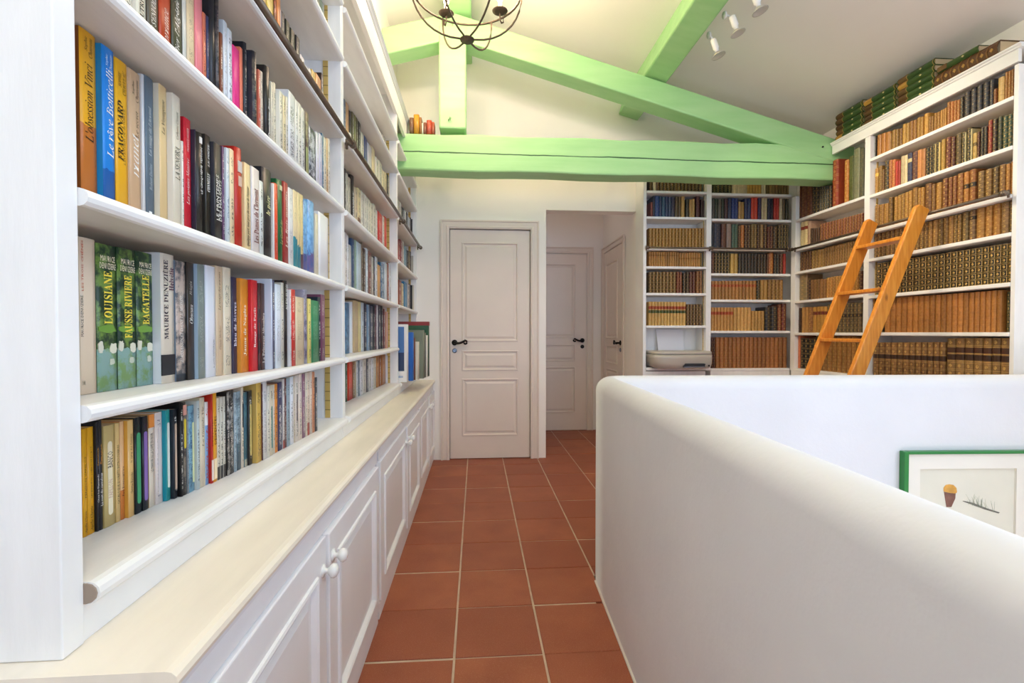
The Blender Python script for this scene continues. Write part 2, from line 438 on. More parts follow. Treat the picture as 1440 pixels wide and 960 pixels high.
cap.hexa([p0 - PX*.006 + Vector((0, 0, z)) if k == 0 else p0 + PX*.003 + Vector((0, 0, z)) if k == 1 else p1 + PX*.003 + Vector((0, 0, z)) if k == 2 else p1 - PX*.006 + Vector((0, 0, z)) for z in (-.004, .006) for k in range(4)])
struct('trim_1', cap, plain('white caulk', 'd8cfc6', .7), 'white caulk line along the foot of the parapet')

# ---------------------------------------------------------------- doors
def panel_moulding(x0, x1, z0, z1, y, sgn=-1, w=0.022):
    """raised moulding ring and fielded panel on a door face lying in a plane of constant y (towards -y)"""
    mb = MB()
    rings = [(0.0, 0.0), (0.004, 0.006), (0.012, 0.006), (0.019, -0.006), (0.030, -0.006), (0.046, 0.001)]
    for ins, pr in rings:
        mb.v += [(x, y - pr, z) for x, z in ((x0+ins, z0+ins), (x1-ins, z0+ins), (x1-ins, z1-ins), (x0+ins, z1-ins))]
    for i in range(len(rings)-1):
        for j in range(4): mb.f.append((i*4+j, i*4+(j+1) % 4, (i+1)*4+(j+1) % 4, (i+1)*4+j))
    k = (len(rings)-1)*4
    mb.f.append((k, k+1, k+2, k+3)); return mb
def frame_mesh(x0, x1, z0, z1, y0, y1, holes):
    xs = sorted({x0, x1, *[h[i] for h in holes for i in (0, 1)]}); zs = sorted({z0, z1, *[h[i] for h in holes for i in (2, 3)]})
    return wall_mesh('y', y0, y1-y0, xs, zs, holes)
def swap(me, f):
    for v in me.vertices: v.co = f(v.co)
    me.flip_normals() if False else None
    return me
def lever(parent, px, y, pz, dirx, T=lambda p: p, key=M['chrome']):
    """scrolled iron lever handle on a round rose, with a key escutcheon under it"""
    mb = MB()
    tr = lambda p: tuple(T(Vector(p)))
    ax = Vector(T(Vector((0, -1, 0)))) - Vector(T(Vector((0, 0, 0))))
    mb.lathe([(0.0, 0.0), (.026, 0.0), (.026, .006), (.020, .011), (.010, .013), (.010, .040), (0, .040)], T(Vector((px, y, pz))), ax, 16)
    pts = [(px, y-.036, pz)]
    for t in range(1, 9):
        q = t/8; pts.append((px + dirx*.095*q, y-.040, pz - .008*math.sin(q*math.pi) + .020*q*q))
    cx, cz = px+dirx*.095, pz+.020-.019
    for t in range(1, 9):
        an = R(90 - 34*t); rr = .019*(1-t/16); pts.append((cx + dirx*rr*math.cos(an), y-.040, cz + rr*math.sin(an)))
    mb.tube([tr(p) for p in pts], [.012]+[.0115-.0003*i for i in range(len(pts)-1)], 8)
    put('handle', mb, M['iron'], parent)
    e = MB().lathe([(0, 0), (.022, 0), (.022, .004), (.017, .007), (.010, .006), (0, .006)], T(Vector((px, y, pz-.072))), ax, 16)
    put('key_plate', e, key, parent)
def door_leaf(name, x0, x1, z1, y, panels, hx_, hdir, label, T=lambda p: p, key=None, hz=1.03):
    leaf = frame_mesh(x0, x1, 0.006, z1, y, y+.04, [p for p in panels])
    swap(leaf, lambda c: Vector(T(c)))
    o = link(name, leaf, M['door']); tag(o, label, kind='structure')
    for p in panels:
        mb = panel_moulding(p[0], p[1], p[2], p[3], y); mb.v = [tuple(T(Vector(q))) for q in mb.v]
        put('door_panel', mb, M['door'], o)
    lever(o, hx_, y, hz, hdir, T, key or M['chrome'])
    return o
def architrave(name, x0, x1, z1, y, label, T=lambda p: p, w=.075):
    """stepped door casing: two jamb pieces and a head, mitred"""
    prof = [(0, 0), (0, .014), (.012, .020), (.020, .020), (.026, .014), (.058, .014), (.064, .024), (w, .024), (w, 0)]
    mb = MB(); n = len(prof)
    for (x, z), (dx, dz) in (((x0, 0.0), (-1, 0)), ((x0, z1), (-1, 1)), ((x1, z1), (1, 1)), ((x1, 0.0), (1, 0))):
        mb.v += [tuple(T(Vector((x+dx*q, y-h, z+dz*q)))) for q, h in prof]
    for i in range(3):
        for j in range(n-1): mb.f.append((i*n+j, i*n+j+1, (i+1)*n+j+1, (i+1)*n+j))
    mb.f += [tuple(range(n)), tuple(range(3*n, 4*n))]
    o = put(name, mb, M['door']); tag(o, label, kind='structure'); return o
# door 1: closed, left of the doorway
pn = lambda x0, x1, *zs: [(x0, x1, a, b) for a, b in zs]
D1 = pn(-0.131, 0.376, (0.205, 0.722), (0.792, 0.975), (1.052, 1.940))
door_leaf('door_1', -0.235, 0.480, 2.048, YB+.012, D1, -0.195, 1, 'closed off-white three-panel door with a black scrolled lever handle', hz=1.045)
architrave('trim_2', -0.240, 0.485, 2.055, YB, 'stepped off-white casing of the closed three-panel door')
struct('trim_3', MB().box(-0.275, 0.52, YB+.06, YB+.12, 0, 2.07), M['door'], 'door stop behind the closed door')
# door 2: at the end of the passage
D2 = pn(0.655, 1.145, (0.205, 0.74), (0.80, 1.00), (1.07, 1.93))
door_leaf('door_2', 0.56, 1.272, 2.04, YP-.012, D2, 1.225, -1, 'closed panelled door at the far end of the passage', key=M['iron'], hz=1.045)
architrave('trim_4', 0.555, 1.277, 2.047, YP-.002, 'casing of the door at the far end of the passage')
# door 3: on the passage wall (built along the passage, turned to face -x)
T3 = lambda p: Vector((1.468 - (YP - p.y), YP - 0 - (p.x), p.z))
def T3(p): return Vector((1.455 + (p.y - YP), YP - p.x, p.z))
D3 = pn(0.20, 0.64, (0.205, 0.74), (0.80, 1.00), (1.07, 1.90))
door_leaf('door_3', 0.10, 0.80, 2.03, YP, D3, 0.75, -1, 'panelled door in the side wall of the passage', T3, M['chrome'], 1.03)
architrave('trim_5', 0.095, 0.805, 2.037, YP+.010, 'casing of the door in the side wall of the passage', T3, .05)

# ---------------------------------------------------------------- green roof truss
BY0, BY1, BZ0, BZ1 = 3.64, 3.82, 2.336, 2.606
def beam(name, me, mat, label, loc=None):
    o = link(name, me, mat, None, loc, .012, 2); tag(o, label, kind='structure'); return o
tb = MB()
n = 14
for i in range(n+1):
    x = -0.79 + (2.985+.79)*i/n; w1, w2 = .005*math.sin(i*1.7), .006*math.sin(i*2.3+1)
    tb.v += [(x, 0, w1), (x, BY1-BY0, w1), (x, BY1-BY0, BZ1-BZ0+w2), (x, 0, BZ1-BZ0+w2)]
for i in range(n):
    for j in range(4): tb.f.append((i*4+j, i*4+(j+1) % 4, i*4+4+(j+1) % 4, i*4+4+j))
tb.f += [(3, 2, 1, 0), tuple(n*4+q for q in range(4))]
o = beam('tie_beam', tb.mesh('tie_beam'), M['greenc'], 'long horizontal pale green beam with a drying crack across the room', (0, BY0, BZ0))
RZ = 3.503
def rafter(xa, za, xb, zb, h, y0, y1):
    return MB().prism([(xa, za-h), (xb, zb-h), (xb, zb), (xa, za)], 'y', y0, y1)
beam('rafter_beam', rafter(RIDGE_X, RZ, 2.985, RZ-.282*(2.985-RIDGE_X), .186, BY0-.004, BY1-.01).mesh('r'), M['green'], 'long sloping green rafter from the ridge down to the antique books')
beam('rafter_beam', rafter(-0.70, RZ-.275*(.70+RIDGE_X), RIDGE_X, RZ, .196, BY0-.004, BY1-.01).mesh('r'), M['green'], 'short sloping green rafter from the ridge to the paperback wall')
pb = beam('post_beam', MB().box(-0.274, -0.074, BY0-.012, BY1-.012, 2.643, 3.40).mesh('p'), M['green'], 'upright green king post over the tie beam')
beam('ridge_beam', MB().box(-0.235, -0.035, -7.4, YB, RZ-.005, RZ+.165).mesh('p'), M['green'], 'green ridge beam running along the top of the ceiling')
# purlin square to the slope
def purlin(xc_, w, h, y0, y1):
    t = Vector((math.cos(math.atan(SL)), -math.sin(math.atan(SL)))); nn = Vector((-t.y, t.x))
    c = Vector((xc_, zc(xc_)+.004)); q = [c - t*w/2, c + t*w/2]
    p = [q[0]-nn*h, q[1]-nn*h, q[1], q[0]]
    return MB().prism([(v.x, v.y) for v in p], 'y', y0, y1)
beam('purlin_beam', purlin(1.43, .185, .215, -7.4, YB).mesh('p'), M['green'], 'green purlin running from the rafter toward the viewer')
# iron bolt head and slot on the tie beam end
h1 = ony(633, 168, BY0-.012)
put('hook', MB().tube([h1 + Vector((0, .01, 0)), h1 + Vector((0, -.03, 0)), h1 + Vector((0, -.036, .012))], .0045, 6), M['green'], pb)
put('hook', MB().tube([h1 + Vector((-.012, 0, -.006)), h1 + Vector((-.012, -.02, -.006)), h1 + Vector((.014, -.024, .004))], .004, 6), M['green'], pb)
n1 = ony(1156, 207, BY0-.004)
nl = put('nail', MB().lathe([(0, 0), (.004, 0), (.007, .012), (0, .014)], n1, (0, -1, 0), 8), M['iron'], o)

# ================================================================ paperback bookcase and base cabinets (left)
XF, XBK = -0.523, -0.785
SHELF_Z = [0.797, 1.034, 1.322, 1.622, 1.912, 2.209, 2.421]      # tops, lowest first
UP = [(0.645, 0.680), (1.942, 1.980), (3.262, 3.300)]            # uprights (near face, far face)
bc = thing('bookcase', 'long white painted built-in bookcase of three bays full of paperbacks', 'bookcase', (-0.65, 2.4, 0.7))
put('end_panel', MB().box(XBK, XF, 0.645, 0.680, 0.7155, 2.70), M['shelf'], bc, .002)
for y0, y1 in UP[1:]: put('upright', MB().box(XBK, XF-.002, y0, y1, 0.7155, 2.70), M['shelf'], bc, .002)
put('upright', MB().box(XBK, XF-.002, 4.295, 4.328, 0.7155, 2.70), M['shelf'], bc, .002)
put('back_panel', MB().box(XBK-.012, XBK, 0.66, 4.328, 0.7155, 2.70), M['shelf'], bc)
bays = [(0.681, 1.941), (1.981, 3.261), (3.301, 4.294)]
for b, (y0, y1) in enumerate(bays):
    for k, z in enumerate(SHELF_Z):
        if b == 2 and k == 1: continue
        th = .024 if k else .030
        put('shelf', MB().prism(nose(XBK, XF+(.012 if k else .020), z-th, z), 'y', y0, y1), M['shelf'], bc)
    if b == 0: put('shelf_end', MB().prism(nose(XF-.001, XF+.0165, .7685, .7955), 'y', .6785, .6812), flat('9a8878'), bc)
    put('riser', MB().box(XF-.02, XF-.004, y0, y1, .7155, .768), M['shelf'], bc)
    # slotted brass shelf strips on the far cheek of the bay
    zz = [0.7155+.06] + SHELF_Z[1:] + [2.575]
    for k in range(len(SHELF_Z)):
        z0 = SHELF_Z[k]; z1 = (SHELF_Z[k+1]-.024) if k+1 < len(SHELF_Z) else 2.57
        if b == 2 and k == 0: z1 = SHELF_Z[2]-.024
        if b == 2 and k == 1: continue
        put('shelf_strip', MB().box(-.592, -.573, y1-.002, y1+.0005, z0+.001, z1-.001), M['brass'], bc)
put('header_board', MB().box(XF-.018, XF+.004, 0.645, 4.328, 2.575, 2.700), M['shelf'], bc, .002)
put('crown', MB().prism([(XBK, 2.700), (XF+.006, 2.700), (XF+.012, 2.706), (XF+.012, 2.712), (XF+.024, 2.722), (XBK, 2.722)], 'y', 0.630, 4.328), M['shelf'], bc)

# counter on top of the base cabinets
ct = MB().prism([(-.790, .686), (-.382, .686), (-.374, .688), (-.368, .694), (-.366, .701), (-.368, .708), (-.374, .7135), (-.382, .715), (-.790, .715)], 'y', 0.615, 4.328)
tag(put('worktop', ct, M['counter']), 'long cream painted worktop along the top of the low base cabinets', 'worktop')

def cab_door(parent, y0, y1, z0, z1, x, knob_y, kz):
    """frame and panel door facing +x, with raised moulding and a turned knob"""
    fr = .072
    hole = (y0+fr, y1-fr, z0+fr, z1-fr)
    me = wall_mesh('x', x-.020, .020, [y0, hole[0], hole[1], y1], [z0, hole[2], hole[3], z1], [hole])
    d = link('door', me, M['cab'], parent, None, .003, 2)
    mb = MB()
    rings = [(-.004, -.006), (0, .005), (.006, .007), (.012, .003), (.020, -.008), (.034, -.009), (.05, -.004)]
    for ins, pr in rings:
        mb.v += [(x+pr, y, z) for y, z in ((hole[0]+ins, hole[2]+ins), (hole[1]-ins, hole[2]+ins), (hole[1]-ins, hole[3]-ins), (hole[0]+ins, hole[3]-ins))]
    for i in range(len(rings)-1):
        for j in range(4): mb.f.append((i*4+j, i*4+(j+1) % 4, i*4+4+(j+1) % 4, i*4+4+j))
    k = (len(rings)-1)*4; mb.f.append((k, k+1, k+2, k+3))
    put('door_panel', mb, M['cab'], d)
    kn = MB().lathe([(0, 0), (.016, 0), (.016, .003), (.007, .006), (.006, .012), (.010, .016), (.0165, .022), (.0175, .028), (.014, .034), (.008, .037), (0, .038)], (x, knob_y, kz), (1, 0, 0), 16)
    put('knob', kn, M['white'], d)
spans = [('nearest the viewer', 0.640, 1.243, 1.868), ('in the middle of the row', 1.935, 2.636, 3.215), ('beside the end wall', 3.262, 3.857, 4.318)]
for lab, y0, ym, y1 in spans:
    cb = thing('base_cabinet', 'low white double-door base cabinet with turned knobs, ' + lab, 'cabinet', (-.58, (y0+y1)/2, 0), 'base cabinets under the paperback shelves')
    put('body', MB().box(-.785, -.392, y0-.012, y1+.030 if y1 < 4 else 4.327, .055, .6855), M['cab'], cb)
    put('plinth', MB().box(-.76, -.392, y0-.012, y1+.030 if y1 < 4 else 4.327, 0.0, .056), M['cab'], cb)
    put('frieze', MB().prism([(-.393, .628), (-.385, .628), (-.385, .668), (-.378, .676), (-.376, .686), (-.393, .686)], 'y', y0-.012, y1+.030 if y1 < 4 else 4.327), M['cab'], cb)
    put('skirting', MB().box(-.393, -.384, y0-.012, y1+.030 if y1 < 4 else 4.327, 0.0, .060), M['cab'], cb)
    cab_door(cb, y0, ym-.003, .068, .622, -.378, ym-.032, .545)
    cab_door(cb, ym+.003, y1, .068, .622, -.372, ym+.030, .555)

# ladder rails (round bronze rods on brackets)
def rail(label, a, b, brackets, out):
    t = thing('ladder_rail', label, 'rail', a, 'bronze ladder rails')
    put('rod', MB().tube([a, b], .009, 10), M['bronze'], t)
    for p in brackets:
        p = Vector(p); mb = MB()
        d = (Vector(b)-Vector(a)).normalized()
        mb.tube([p + d*.012, p - d*.012], .0155, 10)
        w = p + Vector(out)
        mb.tube([p, w], .006, 6); mb.tube([w - Vector(out)*.2 + Vector((0, 0, .020)), w - Vector(out)*.2 - Vector((0, 0, .020))], .0055, 6)
        put('bracket', mb, M['bronze'], t)
    put('end_ball', MB().lathe([(0, -.014), (.010, -.010), (.014, 0), (.010, .010), (0, .014)], b, (0, 0, 1), 10), M['bronze'], t)
ZR = 1.872
rail('long bronze ladder rail along the front of the paperback bookcase', (-.484, 0.72, ZR), (-.484, 4.26, ZR), [(-.484, 1.955, ZR), (-.484, 3.28, ZR), (-.484, 4.26, ZR)], (-.029, 0, 0))

# ================================================================ antique book cases (far right corner)
XR, YF = 2.79, 4.12
def cheek(y0, y1, x0, x1, z0, z1): return MB().box(x0, x1, y0, y1, z0, z1)
rb = thing('bookcase', 'white bookcase of two bays on the right wall holding antique leather books', 'bookcase', (2.9, 3.2, 0))
R_UP = [(2.318, 2.340), (3.262, 3.308), (4.062, 4.118)]
put('end_panel', MB().box(XR, XR0-.002, 2.318, 2.340, 0, 2.52), M['shelf'], rb, .002)
put('upright', MB().box(XR, XR0-.014, 3.262, 3.308, .80, 2.53), M['shelf'], rb, .002)
put('corner_post', MB().box(XR, XR+.05, 4.060, 4.118, .80, 2.328), M['shelf'], rb, .002)
put('back_panel', MB().box(XR0-.014, XR0-.002, 2.340, 4.328, 0, 2.60), M['shelf'], rb)
R1Z = [0.822, 1.133, 1.411, 1.664, 1.864, 2.120]
R2Z = [0.822, 1.134, 1.396, 1.658, 1.857, 2.109, 2.366]
for zs, y0, y1 in ((R1Z, 3.309, 4.059), (R2Z, 2.341, 3.261)):
    for k, z in enumerate(zs):
        put('shelf', MB().box(XR-.004, XR0-.0145, y0, y1, z-.022, z), M['shelf'], rb, .004)
put('base', MB().box(XR-.002, XR0-.0145, 2.341, 4.10, 0, .7995), M['shelf'], rb)
put('header_board', MB().box(XR-.004, XR+.016, 2.318, 3.628, 2.530, 2.596), M['shelf'], rb, .002)
put('crown', MB().prism([(XR-.006, 2.596), (XR-.010, 2.600), (XR-.010, 2.606), (XR-.018, 2.612), (XR-.018, 2.620), (XR0-.003, 2.620), (XR0-.003, 2.596)], 'y', 2.300, 3.632), M['shelf'], rb)
put('shelf_strip', MB().box(XR+.050, XR+.062, 3.258, 3.262, .83, 2.50), M['brass'], rb)

bb = thing('bookcase', 'white bookcase of two bays on the end wall beside the doorway, holding a printer', 'bookcase', (2.1, 4.2, 0))
xa0, xa1 = 1.447, 1.474
xm0, xm1 = ony(993, 400, YF).x, ony(1000, 400, YF).x
put('end_panel', MB().box(xa0, xa1, YF, YB-.001, 0, 2.60), M['shelf'], bb, .002)
put('upright', MB().box(xm0, xm1, YF, YB-.014, .80, 2.60), M['shelf'], bb, .002)
put('back_panel', MB().box(xa1, XR0-.016, YB-.014, YB-.001, 0, 2.60), M['shelf'], bb)
AZ = [0.824, 1.196, 1.480, 1.712, 1.872, 2.143, 2.367]
BZ = [0.817, 1.150, 1.425, 1.656, 1.880, 2.134, 2.359]
for zs, x0, x1 in ((AZ, xa1+.001, xm0-.001), (BZ, xm1+.001, XR-.001)):
    for k, z in enumerate(zs): put('shelf', MB().box(x0, x1, YF-.003, YB-.0145, z-.022, z), M['shelf'], bb, .004)
    put('base', MB().box(x0, x1, YF+.001, YB-.0145, 0, .795), M['shelf'], bb)
put('header_board', MB().box(xa0, XR-.001, YF-.003, YF+.016, 2.58, 2.64), M['shelf'], bb, .002)
put('shelf_strip', MB().box(xm0-.002, xm0, YF+.045, YF+.057, .83, 2.50), M['brass'], bb)
ZQ = 1.866
rail('bronze ladder rail across the bookcase on the end wall', (1.46, YF-.045, ZQ), (XR-.05, YF-.045, ZQ), [(1.468, YF-.045, ZQ), ((xm0+xm1)/2, YF-.045, ZQ), (XR-.055, YF-.045, ZQ)], (0, .038, 0))
rail('bronze ladder rail across the bookcase on the right wall, holding the ladder', (XR-.045, 4.05, ZQ-.008), (XR-.045, 2.335, ZQ-.008), [(XR-.045, 4.045, ZQ-.008), (XR-.045, 3.285, ZQ-.008), (XR-.045, 2.345, ZQ-.008)], (.038, 0, 0))

# library ladder
lad = thing('ladder', 'orange varnished pine library ladder leaning on the rail of the antique bookcase', 'ladder', (2.1, 2.95, 0))
p_t1, p_t2 = ony(1256, 307, 3.10), ony(1335, 285, 2.76)
def stile(y, xtop, ztop):
    b = Vector((xtop - .40*ztop, 0)); d = Vector((xtop-b.x, ztop)).normalized(); w = Vector((d.y, -d.x))
    hw = .047
    q = [(b.x - hw*w.x*1.08, 0), (b.x + hw*w.x*1.08, 0), (xtop + hw*w.x, ztop + hw*w.y), (xtop - hw*w.x*.5, ztop - hw*w.y*.5 + .006), (xtop - hw*w.x, ztop - hw*w.y - .02)]
    return MB().prism(q, 'y', y-.016, y+.016)
XT, ZT = 2.688, 1.893
put('rail', stile(3.13, XT, ZT), M['pine'], lad, .006, 3)
put('rail', stile(2.755, XT, ZT), M['pine'], lad, .006, 3)
for zr in (.22, .52, 0.0, .0, .0):
    pass
def lad_x(z): return XT - .40*(ZT - z)
for zr in (1.708, 1.396, 1.084, .772, .460, .148):
    x = lad_x(zr)
    put('rung', MB().box(x-.047, x+.043, 2.770, 3.115, zr-.011, zr+.011), M['pine'], lad, .004, 2)

# ================================================================ printer
pr = thing('printer', 'beige grey inkjet printer in the lowest open bay beside the doorway', 'printer', (1.80, 4.15, .824))
x0, x1 = 1.500, 2.010
def pbody(zs, fy):
    mb = MB()
    for z, ins in zs:
        o = []
        r = .075
        for q in range(90, 181, 15): o.append((x0+ins+r + r*math.cos(R(q)), 4.305 - r + r*math.sin(R(q))))
        for q in range(180, 271, 15): o.append((x0+ins+.09 + .09*math.cos(R(q)), fy+ins*.6+.09 + .09*math.sin(R(q))))
        o += [(x1-ins*.3-.02, fy+ins*.6), (x1-ins*.3, fy+ins*.6+.02), (x1-ins*.3, 4.305)]
        mb.v += [(x, y, z) for x, y in o]
    n = len(o)
    for i in range(len(zs)-1):
        for j in range(n): mb.sm.add(len(mb.f)); mb.f.append((i*n+j, i*n+(j+1) % n, (i+1)*n+(j+1) % n, (i+1)*n+j))
    mb.f += [tuple(range(n))[::-1], tuple(range((len(zs)-1)*n, len(zs)*n))]
    return mb
put('body', pbody([(.828, .045), (.838, .022), (.870, .006), (.915, .0), (.945, .002)], 3.975), M['grey'], pr)
put('lid', pbody([(.9465, .004), (.962, .004), (.972, .012), (.976, .03)], 3.977), M['grey'], pr)
put('paper_slot', MB().prism([(1.745, .846), (1.935, .846), (1.940, .868), (1.925, .872), (1.765, .872)], 'y', 3.972, 4.0), M['dark'], pr)
put('output_tray', MB().prism([(1.75, .8385), (1.935, .8385), (1.935, .8475), (1.75, .8475)], 'y', 3.955, 3.99), M['chrome'], pr)
put('power_button', MB().lathe([(0, 0), (.008, 0), (.008, .004), (0, .005)], (1.972, 3.9765, .853), (0, -1, 0), 12), M['dark'], pr)
for fx in (1.62, 1.95):
    for fy in (4.07, 4.27): put('foot', MB().box(fx-.015, fx+.015, fy-.015, fy+.015, .8246, .8295), M['dark'], pr)
put('paper_rest', MB().hexa([(1.64, 4.26, .96), (1.88, 4.26, .96), (1.88, 4.27, .96), (1.64, 4.27, .96), (1.63, 4.300, 1.165), (1.885, 4.300, 1.165), (1.885, 4.306, 1.165), (1.63, 4.306, 1.165)]), M['paperw'], pr)
pc = thing('paper_stack', 'small flat stack of white paper under the edge of the printer', 'paper', (1.53, 4.2, .824))
put('sheet', MB().box(1.478, 1.540, 4.13, 4.25, .8246, .8265), M['paperw'], pc)
put('sheet', MB().box(1.479, 1.538, 4.135, 4.255, .8266, .8277), M['paperw'], pc)

# ================================================================ chandelier
CX, CY_ = ony(657, 61, 2.80).x, 2.80
HZ, RZc, RR = 2.806, 3.084, 0.315
ch = thing('chandelier', 'round open iron chandelier with lit candle bulbs hanging from the ridge', 'chandelier', (CX, CY_, HZ))
put('hub', MB().lathe([(0, -.012), (.010, -.012), (.010, -.009), (.040, -.008), (.042, -.002), (.030, .006), (.012, .012), (0, .013)], (CX, CY_, HZ), (0, 0, 1), 20), M['rust'], ch)
put('ring', MB().tube([(CX+RR*math.cos(R(q)), CY_+RR*math.sin(R(q)), RZc) for q in range(0, 360, 9)], .0062, 8, True), M['rust'], ch)
for q in (4, 62, 120, 184, 242, 300):
    pts = []
    for t in range(0, 10):
        w = R(90*t/9); r = .038 + (RR-.038)*math.sin(w)**.9; pts.append((CX+r*math.cos(R(q)), CY_+r*math.sin(R(q)), HZ + (RZc-HZ)*(1-math.cos(w))))
    put('rib', MB().tube(pts, .0056, 7), M['rust'], ch)
for i in range(5):
    q = 118 - 72*i; c, s = math.cos(R(q)), math.sin(R(q)); x, y = CX + RR*.90*c, CY_ + RR*.90*s
    arm = put('candle_arm', MB().tube([(CX+RR*c, CY_+RR*s, RZc), (CX+RR*1.0*c, CY_+RR*1.0*s, RZc-.03), (CX+RR*.95*c, CY_+RR*.95*s, RZc-.042), (x, y, RZc-.028), (x, y, RZc+.012)], .005, 7), M['rust'], ch)
    put('drip_pan', MB().lathe([(0, 0), (.028, .0), (.046, .009), (.048, .012), (.028, .006), (0, .006)], (x, y, RZc+.012), (0, 0, 1), 18), M['rust'], arm)
    put('candle_sleeve', MB().lathe([(0, 0), (.0125, 0), (.0125, .052), (0, .054)], (x, y, RZc+.018), (0, 0, 1), 12), M['candle'], arm)
    b = put('bulb', MB().lathe([(0, 0), (.009, .002), (.016, .016), (.018, .030), (.013, .052), (.005, .072), (0, .078)], (x, y, RZc+.073), (0, 0, 1), 14), M['bulb'], arm)
    l = bpy.data.lights.new('candle_bulb_light', 'POINT'); l.energy = 9.90; l.color = (1.0, 0.74, 0.53); l.shadow_soft_size = .05
    lo = bpy.data.objects.new('candle_bulb_light', l); lo.location = (x, y, RZc+.112); COL.objects.link(lo)
put('stem', MB().tube([(CX, CY_, RZc+.36), (CX, CY_, RZ-.004)], .006, 8), M['rust'], ch)
put('ceiling_cup', MB().lathe([(0, 0), (.01, 0), (.045, .03), (.048, .04), (0, .04)], (CX, CY_, RZ-.045), (0, 0, 1), 16), M['rust'], ch)
for q in (4, 120, 242):
    put('hanging_chain', MB().tube([(CX+RR*math.cos(R(q)), CY_+RR*math.sin(R(q)), RZc), (CX+.02*math.cos(R(q)), CY_+.02*math.sin(R(q)), RZc+.37)], .004, 6), M['rust'], ch)

# ================================================================ spotlights on the purlin
for i, ((px, py, yy), lab) in enumerate((((1007, 72, 3.06), 'white swivel spotlight on the purlin, the one by the rafter'), ((1034, 40, 2.86), 'white swivel spotlight on the purlin, the middle one of three'), ((1065, 8, 2.64), 'white swivel spotlight on the purlin, the one furthest from the rafter'))):
    c = ony(px, py-4, yy)
    zt = zc(c.x)
    t = thing('spotlight', lab, 'spotlight', (c.x, c.y, c.z), 'white spotlights on the purlin')
    ax = Vector((.30, -.10, -1)).normalized()
    top = c - ax*.055
    e = Vector((1.512, c.y+.03, max(top.z+.012, zc(1.515)-.185)))
    put('arm', MB().tube([e, e + Vector((.012, 0, .004)), top], .006, 7), M['white'], t)
    put('wall_plate', MB().lathe([(0, 0), (.022, 0), (.022, .010), (0, .012)], e, (1, 0, .28), 14), M['white'], t)
    put('lamp_body', MB().lathe([(0, -.005), (.016, 0), (.019, .006), (.019, .065), (.014, .070), (.013, .086), (0, .087)], c - ax*.062, ax, 16), M['white'], t)
    sl = bpy.data.lights.new('spotlight_beam', 'SPOT'); sl.energy = 24.00; sl.color = (1.0, 0.85, 0.65); sl.spot_size = R(95); sl.spot_blend = .9; sl.shadow_soft_size = .05
    so = bpy.data.objects.new('spotlight_beam', sl); so.location = c + ax*.062; so.rotation_euler = (Vector((1.2, .25, -1.0))*.6 + ax*.4).to_track_quat('-Z', 'Y').to_euler(); COL.objects.link(so)
    put('reflector', MB().lathe([(.012, 0), (.020, .008), (.040, .022), (.0435, .024), (.0435, .027), (.038, .026), (.016, .020), (0, .020)], c + ax*.026, ax, 20), M['grey'], t)

# ================================================================ picture in the stairwell
pic_c = CORNER - PD*.0615
def on_far(px, py):
    r = ray(px, py); t = ((pic_c - C0).dot(PD))/r.dot(PD); return C0 + r*t
tl = on_far(1265, 633); il = on_far(1290, 658); ir = on_far(1425, 658)
pt = thing('picture', 'green framed watercolour with a cream mount on the stairwell wall', 'picture', tuple(tl))
L = (tl - pic_c).dot(PX); ZT_ = tl.z
W_ = (ir - il).dot(PX) + 2*((il - tl).dot(PX)); H_ = W_*.86
def fr(u0, u1, z0, z1, d0, d1):
    o = pic_c
    return MB().hexa([o + PX*u - PD*d + Vector((0, 0, z)) for z in (z0, z1) for u, d in ((u0, d1), (u1, d1), (u1, d0), (u0, d0))])
fw_ = .021
for u0, u1, z0, z1 in ((L, L+fw_, ZT_-H_, ZT_), (L+W_-fw_, L+W_, ZT_-H_, ZT_), (L+fw_, L+W_-fw_, ZT_-fw_*.6, ZT_), (L+fw_, L+W_-fw_, ZT_-H_, ZT_-H_+fw_)):
    put('frame_bar', fr(u0, u1, z0, z1, 0, .030), M['pframe'], pt, .002)
mu, mz = (il-tl).dot(PX), ZT_-il.z
for u0, u1, z0, z1 in ((L+fw_, L+mu, ZT_-H_+fw_, ZT_-fw_*.6), (L+W_-mu, L+W_-fw_, ZT_-H_+fw_, ZT_-fw_*.6), (L+mu, L+W_-mu, ZT_-mz, ZT_-fw_*.6), (L+mu, L+W_-mu, ZT_-H_+fw_, ZT_-H_+mz)):
    put('mount', fr(u0, u1, z0, z1, .004, .016), M['mat'], pt)
put('print', fr(L+mu-.001, L+W_-mu+.001, ZT_-H_+mz-.001, ZT_-mz+.001, .003, .006), M['print'], pt)
def blob(name, poly, mat):
    q = [on_far(*p) - PD*.0065 for p in poly]; mb = MB(); n = len(q)
    mb.v = [tuple(p) for p in q] + [tuple(p - PD*.0004) for p in q]
    mb.f = [tuple(range(n, 2*n)), tuple(range(n))[::-1]] + [(i, (i+1) % n, n+(i+1) % n, n+i) for i in range(n)]
    put(name, mb, mat, pt)
blob('painted_shape', [(1325, 690), (1325, 685), (1328, 681), (1333, 680), (1339, 681), (1343, 685), (1344, 691), (1342, 693), (1334, 692.5)], M['ochre'])
blob('painted_shape', [(1325.5, 690.5), (1334, 692.3), (1342, 693), (1341.5, 700), (1336, 712), (1329, 712)], M['umber'])
blob('painted_line', [(1352, 703), (1366, 706), (1384, 713), (1404, 719.5), (1402, 721), (1383, 715.5), (1364, 708.5), (1352, 704)], flat('6b675e'))
mb = MB()
for i in range(26):
    px = 1360 + rnd.random()*38; py = 708 + (px-1360)*.3
    a = on_far(px, py) - PD*.0068; b = on_far(px + rnd.uniform(-9, 5), py - rnd.uniform(4, 16)) - PD*.0068
    mb.hexa([a, a+PX*.0011, a+PX*.0011-PD*.0002, a-PD*.0002, b, b+PX*.0005, b+PX*.0005-PD*.0002, b-PD*.0002])
